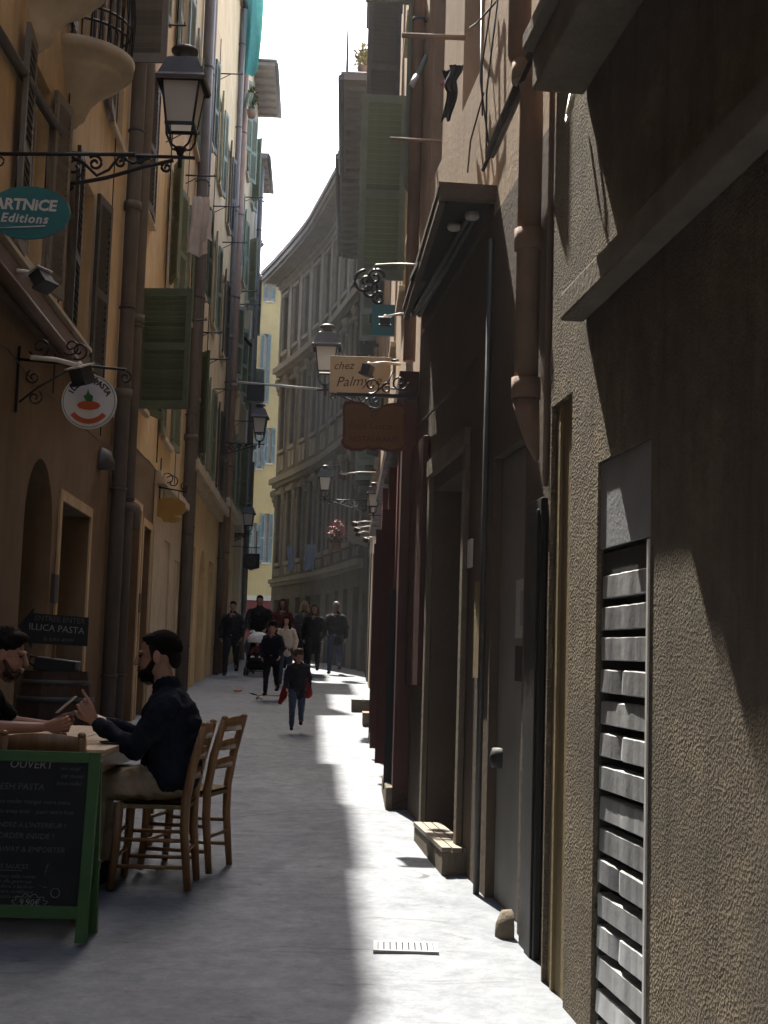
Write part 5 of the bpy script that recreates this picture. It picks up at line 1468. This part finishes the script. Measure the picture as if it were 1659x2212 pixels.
hand(b, (-.145,.40,.872), (-.0,.55,.8), (.9,.0,0), .75, 1.1, True, -1)
hand(b, (.125,.39,.865), (-.25,.9,.25), (-.3,-.2,.9), .35, 1.1, False, 1)
man = blob(b, 'person', 'skin', None, .0048, mS, 2)
tag(man, 'seated man in navy sweater and khaki trousers, gesturing across the table', 'person')
eyes(man, hm)
h = MB()
h.ell((0,-.025,.046), (.080,.092,.080), 14, 10, hm); h.ell((0,.012,.092), (.062,.058,.028), 12, 8, hm); h.ell((0,-.085,-.01), (.066,.032,.06), 12, 8, hm); h.ell((.0,.040,.094), (.046,.030,.022), 10, 8, hm); h.cap((-.074,.015,.04), .012, (-.074,.012,-.01), .008, m=hm); h.cap((.074,.015,.04), .012, (.074,.012,-.01), .008, m=hm)
blob(h, 'hair', 'hair_dark', man, .007, None, 2)
strands(man, hm, 'hair_dark', 2400, scalp, 3, (.008, .018), lay=.8)
h = MB(); h.ell((0,.045,-.085), (.05,.05,.038), 12, 8, hm); h.cap((-.064,.01,-.02), .014, (-.045,.05,-.075), .02, m=hm); h.cap((.064,.01,-.02), .014, (.045,.05,-.075), .02, m=hm); h.ell((0,.094,-.046), (.028,.012,.006), 8, 6, hm)
blob(h, 'beard', 'hair_dark', man, .007, None, 2)
strands(man, hm, 'hair_dark', 700, chin, 4, (.008, .018), 'beard_strands', .3)
w = MB()
w.cap((0,.0,.62), .155, (0,.0,.72), .15); w.cap((0,.0,.70), .155, (0,.015,.90), .165); w.cap((-.09,-.01,.60), .125, (-.10,.02,.90), .11); w.cap((.09,-.01,.60), .125, (.10,.02,.90), .11)
w.cap((-.15,.02,.965), .085, (.15,.02,.965), .085); w.cap((0,.02,1.0), .10, (0,.045,1.06), .080); w.cap((-.05,.02,1.0), .085, (-.17,.03,.965), .082); w.cap((.05,.02,1.0), .085, (.17,.03,.965), .082); w.cap((0,-.03,.6), .14, (0,-.045,.85), .13)
w.cap((-.195,.03,.95), .075, LE_, .062); w.cap(LE_, .06, LW_, .045); w.cap((.195,.03,.95), .075, RE_, .062); w.cap(RE_, .06, RW_, .045)
for (z, y, r) in ((.60, .13, .02), (.66, .14, .018), (.8, -.16, .02)): w.cap((-.1,y,z), r, (.1,y,z+.02), r)
blob(w, 'sweater', 'navy', man, .010, None, 3, .035)
w = MB()
for sx in (-1, 1):
    w.cap((sx*.09,-.02,.565), .10, (sx*.12,.40,.535), .08); w.cap((sx*.12,.40,.52), .08, (sx*.12,.375,.13), .058)
w.cap((0,-.03,.575), .115, (0,.06,.57), .11)
blob(w, 'trousers', 'khaki', man, .011, None, 3, .03)
for sx in (-1, 1):
    w = MB(); w.cap((sx*.12,.34,.055), .05, (sx*.125,.49,.04), .04); w.cap((sx*.12,.36,.06), .045, (sx*.12,.36,.12), .042); blob(w, 'shoe', 'shoe', man, .01, None, 2)

# ---- man at the left edge in a black shirt, leaning on the table
mS = T(-2.47, 8.12, gz(8.12)) @ RZ(R_(-90))
b = MB(); hm = head(b, (0, .305, 1.205), .0, -.2, 1.14)
b.cap((0,.17,1.0), .06, (0,.26,1.13), .056); b.cap((0,0,.56), .13, (0,.13,.94), .14)
for sx in (-1, 1):
    b.cap((sx*.1,0,.54), .075, (sx*.13,.38,.53), .062); b.cap((sx*.13,.38,.53), .058, (sx*.13,.36,.09), .042); b.cap((sx*.13,.34,.05), .04, (sx*.13,.47,.035), .035)
    b.cap((0,.15,.94), .07, (sx*.16,.17,.93), .045); b.cap((sx*.18,.17,.93), .042, (sx*.27,.30,.80), .043); b.cap((sx*.27,.30,.80), .043, (sx*.10,.55,.80), .029)
hand(b, (.09,.57,.805), (-.25,.9,.12), (-.9,-.1,.2), .8, 1.1, False, 1)
hand(b, (-.09,.57,.81), (.3,.85,.25), (.8,-.1,.1), .45, 1.1, True, -1)
man2 = blob(b, 'person', 'skin', None, .0048, mS, 2)
tag(man2, 'man in a black shirt at the left edge leaning on the table', 'person')
eyes(man2, hm)
h = MB(); rr = random.Random(8)
h.ell((0,-.03,.05), (.084,.094,.082), 14, 10, hm); h.ell((0,.035,.10), (.07,.055,.032), 12, 8, hm); h.ell((0,-.09,-.02), (.068,.034,.07), 12, 8, hm)
for _ in range(46):
    a, z = rr.uniform(0, 6.28), rr.uniform(.0, .9); r = math.sqrt(1-z*z); h.ell((.082*r*math.cos(a), -.02+.092*r*math.sin(a)*(1 if math.sin(a) < .4 else .8), .045+.085*z), (.02,.02,.018), 7, 5, hm)
blob(h, 'hair', 'hair_dark', man2, .008, None, 1)
strands(man2, hm, 'hair_dark', 2200, scalp, 5, (.014, .03), lay=.45)
h = MB(); h.ell((0,.045,-.088), (.046,.046,.032), 12, 8, hm); h.cap((-.06,.015,-.03), .012, (-.045,.05,-.078), .017, m=hm); h.cap((.06,.015,-.03), .012, (.045,.05,-.078), .017, m=hm)
blob(h, 'beard', 'hair_brown', man2, .007, None, 2)
strands(man2, hm, 'hair_brown', 600, chin, 6, (.006, .014), 'beard_strands', .3)
w = MB(); w.cap((0,-.01,.55), .165, (0,.05,.75), .155); w.cap((0,.05,.75), .16, (0,.12,.92), .165); w.cap((-.16,.14,.955), .088, (.16,.14,.955), .088); w.cap((0,.15,1.0), .095, (0,.18,1.04), .075); w.cap((-.05,.15,.99), .085, (-.17,.15,.96), .083); w.cap((.05,.15,.99), .085, (.17,.15,.96), .083)
for sx in (-1, 1): w.cap((sx*.2,.16,.95), .075, (sx*.25,.255,.845), .064)
blob(w, 'shirt', 'black_cloth', man2, .011, None, 3, .03)
w = MB()
for sx in (-1, 1): w.cap((sx*.09,-.03,.545), .115, (sx*.13,.38,.53), .082); w.cap((sx*.13,.38,.525), .08, (sx*.13,.365,.13), .058)
w.cap((0,-.04,.54), .13, (0,.06,.54), .12)
blob(w, 'trousers', 'charcoal', man2, .014, None, 3)
for sx in (-1, 1):
    w = MB(); w.cap((sx*.13,.33,.055), .05, (sx*.135,.48,.04), .04); blob(w, 'shoe', 'shoe', man2, .01, None, 2)
o = thing('held_card', 'pale card held up by the man at the left edge', 'card', T(-1.80, 8.10, gz(8.12)+.93) @ RY(-.75))
q = MB(); q.box(-.07, .07, -.035, .035, -.003, .003); q.build('sheet', 'sign_white', o)

# ---- walkers
def walker(label, x, y, H, rz=180, st=.0, lift=0., coat='black_cloth', legs='charcoal', hair='hair_dark', skin='skin', hood=None, arms=((.0,0),(.0,0)), long=.0, wide=1.0, cap=None, hairlen=0., coatlen=.78, yaw=0, nod=0., shoe='shoe', shin=None, kid=False, bend=None, collar=None):
    k = H/1.72
    m_ = T(x, y, gz(y)+lift) @ RZ(R_(rz)) @ Matrix.Scale(k, 4)
    hk = 1.22 if kid else 1.0
    b = MB(); hm = head(b, (0, .03, 1.60 if not kid else 1.575), yaw, nod, hk)
    b.cap((0,0,1.40), .058, (0,.015,1.52), .054); b.cap((0,0,.95), .12, (0,0,1.32), .14)
    b.cap((0,0,1.32), .07, (-.14,0,1.31), .04); b.cap((0,0,1.32), .07, (.14,0,1.31), .04)
    fy = {1: st, -1: -st}
    LEG = {}
    for sx in (-1, 1):
        f = fy[sx]; kx = sx*.10; kn = (kx, f*.55+abs(f)*.12+.02, .49+abs(f)*.02); an = (kx, f - (.04 if f < 0 else 0), .085 + (.10 if f < -.05 else 0))
        if bend and sx == bend: kn = (kx, .16, .60); an = (kx, -.05, .26)
        LEG[sx] = (kn, an)
        b.cap((kx*.9,0,.90), .085, kn, .058); b.cap(kn, .055, an, .038); b.cap((an[0], an[1]-.03, an[2]-.045), .035, (an[0], an[1]+.12, an[2]-.05), .03)
    ARM = {}
    for sx, (sw_, el) in zip((-1, 1), arms):
        e = (sx*.255, -.02+sw_*.5, 1.12+abs(sw_)*.04); wv = (sx*(.25-.1*abs(el)), sw_+.06+el*.22, .89+el*.22)
        ARM[sx] = (e, wv); b.cap((sx*.16,0,1.31), .04, e, .036); b.cap(e, .04, wv, .028)
        hand(b, wv, Vector(wv)-Vector(e), (-sx, .2, 0), .5, 1.0, False, sx)
    p = blob(b, 'person', skin, None, .014*k, m_, 3)
    tag(p, label, 'person', 'people walking down the street')
    h = MB(); s = hk
    h.ell((0,-.022*s,.05*s), (.083*s,.094*s,.083*s), 12, 8, hm); h.ell((0,.04,.10*s), (.062*s,.05*s,.025*s), 10, 6, hm)
    h.ell((0,-.085*s,-.02*s), (.066*s,.035*s,.07*s), 10, 6, hm)
    if hairlen:
        h.cap((0,-.07,0), .085, (0,-.09,-hairlen), .09, m=hm)
        for sx in (-1, 1): h.cap((sx*.07,-.02,.03), .035, (sx*.10,.02,-hairlen*.9), .04, m=hm)
    blob(h, 'hair', hair, p, .016, None, 2)
    if cap:
        h = MB(); h.ell((0,-.01,.065*s), (.09*s,.10*s,.075*s), 12, 8, hm); h.ell((0,.09*s,.06*s), (.06*s,.06*s,.012), 10, 6, hm); blob(h, 'cap', cap, p, .012, None, 2)
    c = MB()
    c.cap((0,0,1.02), .15*wide, (0,.0,1.28), .165*wide); c.cap((0,0,1.41), .082, (-.155*wide,0,1.345), .078); c.cap((0,0,1.41), .082, (.155*wide,0,1.345), .078); c.cap((0,-.01,1.42), .085, (0,.005,1.475), .068)
    c.cap((-.07,0,coatlen), .115*wide, (-.06,0,1.1), .12*wide); c.cap((.07,0,coatlen), .115*wide, (.06,0,1.1), .12*wide)
    if long: c.cap((-.06,0,coatlen-long), .13, (0,0,1.0), .14); c.cap((.06,0,coatlen-long), .13, (0,0,1.0), .14)
    for sx in (-1, 1):
        e, wv = ARM[sx]; c.cap((sx*.175*wide,0,1.345), .073, e, .062); c.cap(e, .062, wv, .048)
    if hood: c.ell((0,-.08,1.44), (.12,.08,.08), 10, 6)
    blob(c, 'coat', coat, p, .018, None, 3, .05)
    if collar:
        c = MB(); c.cap((-.06,.05,1.45), .035, (.06,.05,1.45), .035); c.cap((0,.13,1.2), .03, (0,.11,1.42), .04); blob(c, 'scarf', collar, p, .014, None, 2)
    t_ = MB()
    for sx in (-1, 1):
        kn, an = LEG[sx]; t_.cap((sx*.09,0,.90), .115, kn, .078); t_.cap(kn, .075, (an[0], an[1], an[2]+.03), .056)
    t_.cap((-.05,0,.93), .12, (.05,0,.93), .12)
    blob(t_, 'trousers', legs, p, .018, None, 3, .03)
    for sx in (-1, 1):
        kn, an = LEG[sx]; s_ = MB(); s_.cap((an[0], an[1]-.03, an[2]-.03), .045, (an[0], an[1]+.13, an[2]-.042), .038); blob(s_, 'shoe', shoe, p, .014, None, 2)
    return p
walker('man in dark clothes walking alone along the left wall', -3.42, 32.2, 1.72, 178, .22, coat='charcoal', legs='charcoal', arms=((.06,.1),(-.05,0)))
walker('toddler in a white cap beside the stroller', -3.08, 33.6, 1.02, 182, .05, coat='grey_cloth', legs='jeans', cap='cap_white', kid=True)
walker('tall broad man in black pushing the stroller', -3.0, 34.4, 1.90, 178, .1, coat='black_cloth', wide=1.22, arms=((.25,.4),(.25,.4)))
walker('woman with brown hair in a wine red top behind the boy', -2.45, 34.6, 1.84, 184, .1, coat='wine_cloth', hair='hair_brown', hairlen=.22, arms=((.0,.3),(.05,.1)))
walker('boy in dark clothes riding the skateboard', -1.84, 23.95, 1.26, 172, .17, coat='navy', legs='black_cloth', kid=True, arms=((.10,.2),(-.08,.1)), lift=.07)
walker('girl in a cream sweater and jeans behind the running child', -1.95, 29.0, 1.42, 170, .1, coat='cream_cloth', legs='jeans', hair='hair_dark', hairlen=.2, arms=((.0,0),(.2,.4)))
kidp = walker('small child with a red jacket caught in mid jump', -1.02, 17.6, 1.0, 184, .16, lift=.03, coat='charcoal', legs='jeans', hair='hair_brown', kid=True, arms=((-.14,0),(.1,.1)), wide=1.1, yaw=.25)
walker('woman with long sunlit hair in a dark coat', -1.62, 34.0, 1.72, 180, .24, coat='black_cloth', legs='charcoal', hair='hair_brown', hairlen=.26, long=.15, arms=((.1,.1),(-.1,0)))
walker('fair haired person partly hidden behind the long haired woman', -1.95, 35.4, 1.80, 190, .05, coat='grey_cloth', hair='hair_blond', hairlen=.14, wide=1.0)
walker('grey haired man in black at the right of the group', -1.12, 34.8, 1.80, 176, .24, coat='black_cloth', legs='jeans', hair='hair_grey', arms=((-.1,.0),(.1,.2)))
# the child's red satchel and loose red sleeve
w = MB(); w.cap((-.16,-.12,1.12), .10, (-.22,-.12,.80), .12); w.cap((-.10,-.14,1.2), .09, (-.05,-.14,.85), .10)
blob(w, 'satchel', 'red_cloth', kidp, .016, None, 3)
w = MB(); w.cap((.26,-.06,.98), .055, (.30,-.12,.72), .085); w.cap((.30,-.12,.72), .08, (.36,-.15,.58), .05)
blob(w, 'loose_jacket', 'red_cloth', kidp, .016, None, 3)

# ---- stroller and scooter
o = thing('stroller', 'dark stroller with a white hood pushed down the street', 'stroller', T(-2.86, 32.6, gz(32.6)) @ RZ(math.pi))
for sx in (-1, 1):
    for sy in (-1, 1):
        q = MB(); q.lathe([(.06,-.02), (.1,-.025), (.11,0), (.1,.025), (.06,.02)], 14, m=T(sx*.24, sy*.3, .11) @ RY(math.pi/2)); wh = q.build('wheel', 'black_paint', o)
        q = MB(); q.lathe([(0,-.012), (.06,-.012), (.06,.012), (0,.012)], 12, m=T(sx*.24, sy*.3, .11) @ RY(math.pi/2)); q.build('hub', 'slat_white', wh)
q = MB()
for sx in (-1, 1): q.tube([(sx*.24,.3,.11), (sx*.23,-.25,.62), (sx*.23,-.42,1.0)], .014, 6); q.tube([(sx*.24,-.3,.11), (sx*.23,.15,.55)], .014, 6)
q.tube([(-.23,-.42,1.0), (.23,-.42,1.0)], .018, 6); q.tube([(-.24,.3,.11), (.24,.3,.11)], .012, 6); q.tube([(-.24,-.3,.11), (.24,-.3,.11)], .012, 6); q.build('frame', 'grey_iron', o)
q = MB(); q.cap((-.1,.05,.42), .13, (.1,.05,.42), .13); q.cap((-.08,-.16,.5), .13, (-.08,-.28,.78), .1); q.cap((.08,-.16,.5), .13, (.08,-.28,.78), .1); q.cap((-.1,.28,.36), .08, (.1,.28,.36), .08); blob(q, 'seat', 'black_cloth', o, .02, None, 3)
q = MB(); q.cap((-.14,.22,.24), .09, (.14,.22,.24), .09); q.cap((-.14,-.1,.22), .09, (.14,-.1,.22), .09); blob(q, 'basket', 'black_cloth', o, .02)
q = MB(); q.lathe([(.25,0), (.24,.1), (.19,.19), (.1,.24), (0,.25)], 16, m=T(0,-.16,.78)); q.build('hood', 'cap_white', o)
b = MB(); head(b, (0,.02,.78), 0, 0, .72); b.cap((0,.0,.45), .08, (0,-.02,.66), .07); b.cap((-.08,.03,.44), .04, (-.09,.25,.42), .035); b.cap((.08,.03,.44), .04, (.09,.25,.42), .035); b.cap((-.08,0,.62), .035, (-.14,.14,.52), .026); b.cap((.08,0,.62), .035, (.14,.14,.52), .026)
bb = blob(b, 'person', 'skin', None, .012, T(-2.86, 32.6, gz(32.6)) @ RZ(math.pi), 2); tag(bb, 'baby sitting in the stroller in red and white', 'person')
q = MB(); q.cap((0,.01,.47), .10, (0,-.01,.64), .09); q.cap((-.09,0,.62), .045, (-.14,.13,.53), .038); q.cap((.09,0,.62), .045, (.14,.13,.53), .038); blob(q, 'jacket', 'wine_cloth', bb, .012, None, 2)
q = MB(); q.cap((-.08,.03,.44), .055, (-.09,.27,.41), .048); q.cap((.08,.03,.44), .055, (.09,.27,.41), .048); blob(q, 'leggings', 'cream_cloth', bb, .012, None, 2)
q = MB(); q.ell((0,.0,.815), (.068,.076,.06), 10, 8); q.build('bonnet', 'cap_white', bb)
o = thing('skateboard', 'small skateboard under the boy in dark clothes', 'skateboard', T(-1.84, 23.95, gz(23.95)) @ RZ(R_(120)))
for y_ in (.22, -.22):
    for x_ in (-.07, .07):
        q = MB(); q.lathe([(.0,-.018), (.026,-.018), (.03,0), (.026,.018), (.0,.018)], 12, m=T(x_, y_, .03) @ RY(math.pi/2)); q.build('wheel', 'sign_white', o)
q = MB(); q.prism([(-.36,.105), (-.28,.072), (.28,.072), (.36,.105), (.36,.113), (.28,.082), (-.28,.082), (-.36,.113)], (-.095, .095), axis=0); q.v = [(v[0], v[1], v[2]) for v in q.v]; q.build('deck', 'sign_brown', o, bevel=.004)

# ============================================================ the air of the street
q = MB(); q.box(-22, 22, -40, 77, -2.4, 21.2)
hz = kind(q.build('haze', None), 'stuff')
hm_ = bpy.data.materials.new('haze'); hm_.use_nodes = True
hn = hm_.node_tree; hn.nodes.clear()
ho = hn.nodes.new('ShaderNodeOutputMaterial'); hv = hn.nodes.new('ShaderNodeVolumePrincipled')
hv.inputs['Color'].default_value = (.92, .94, 1, 1); hv.inputs['Density'].default_value = .0004; hv.inputs['Anisotropy'].default_value = .7
hn.links.new(hv.outputs[0], ho.inputs['Volume'])
hz.data.materials.append(hm_)
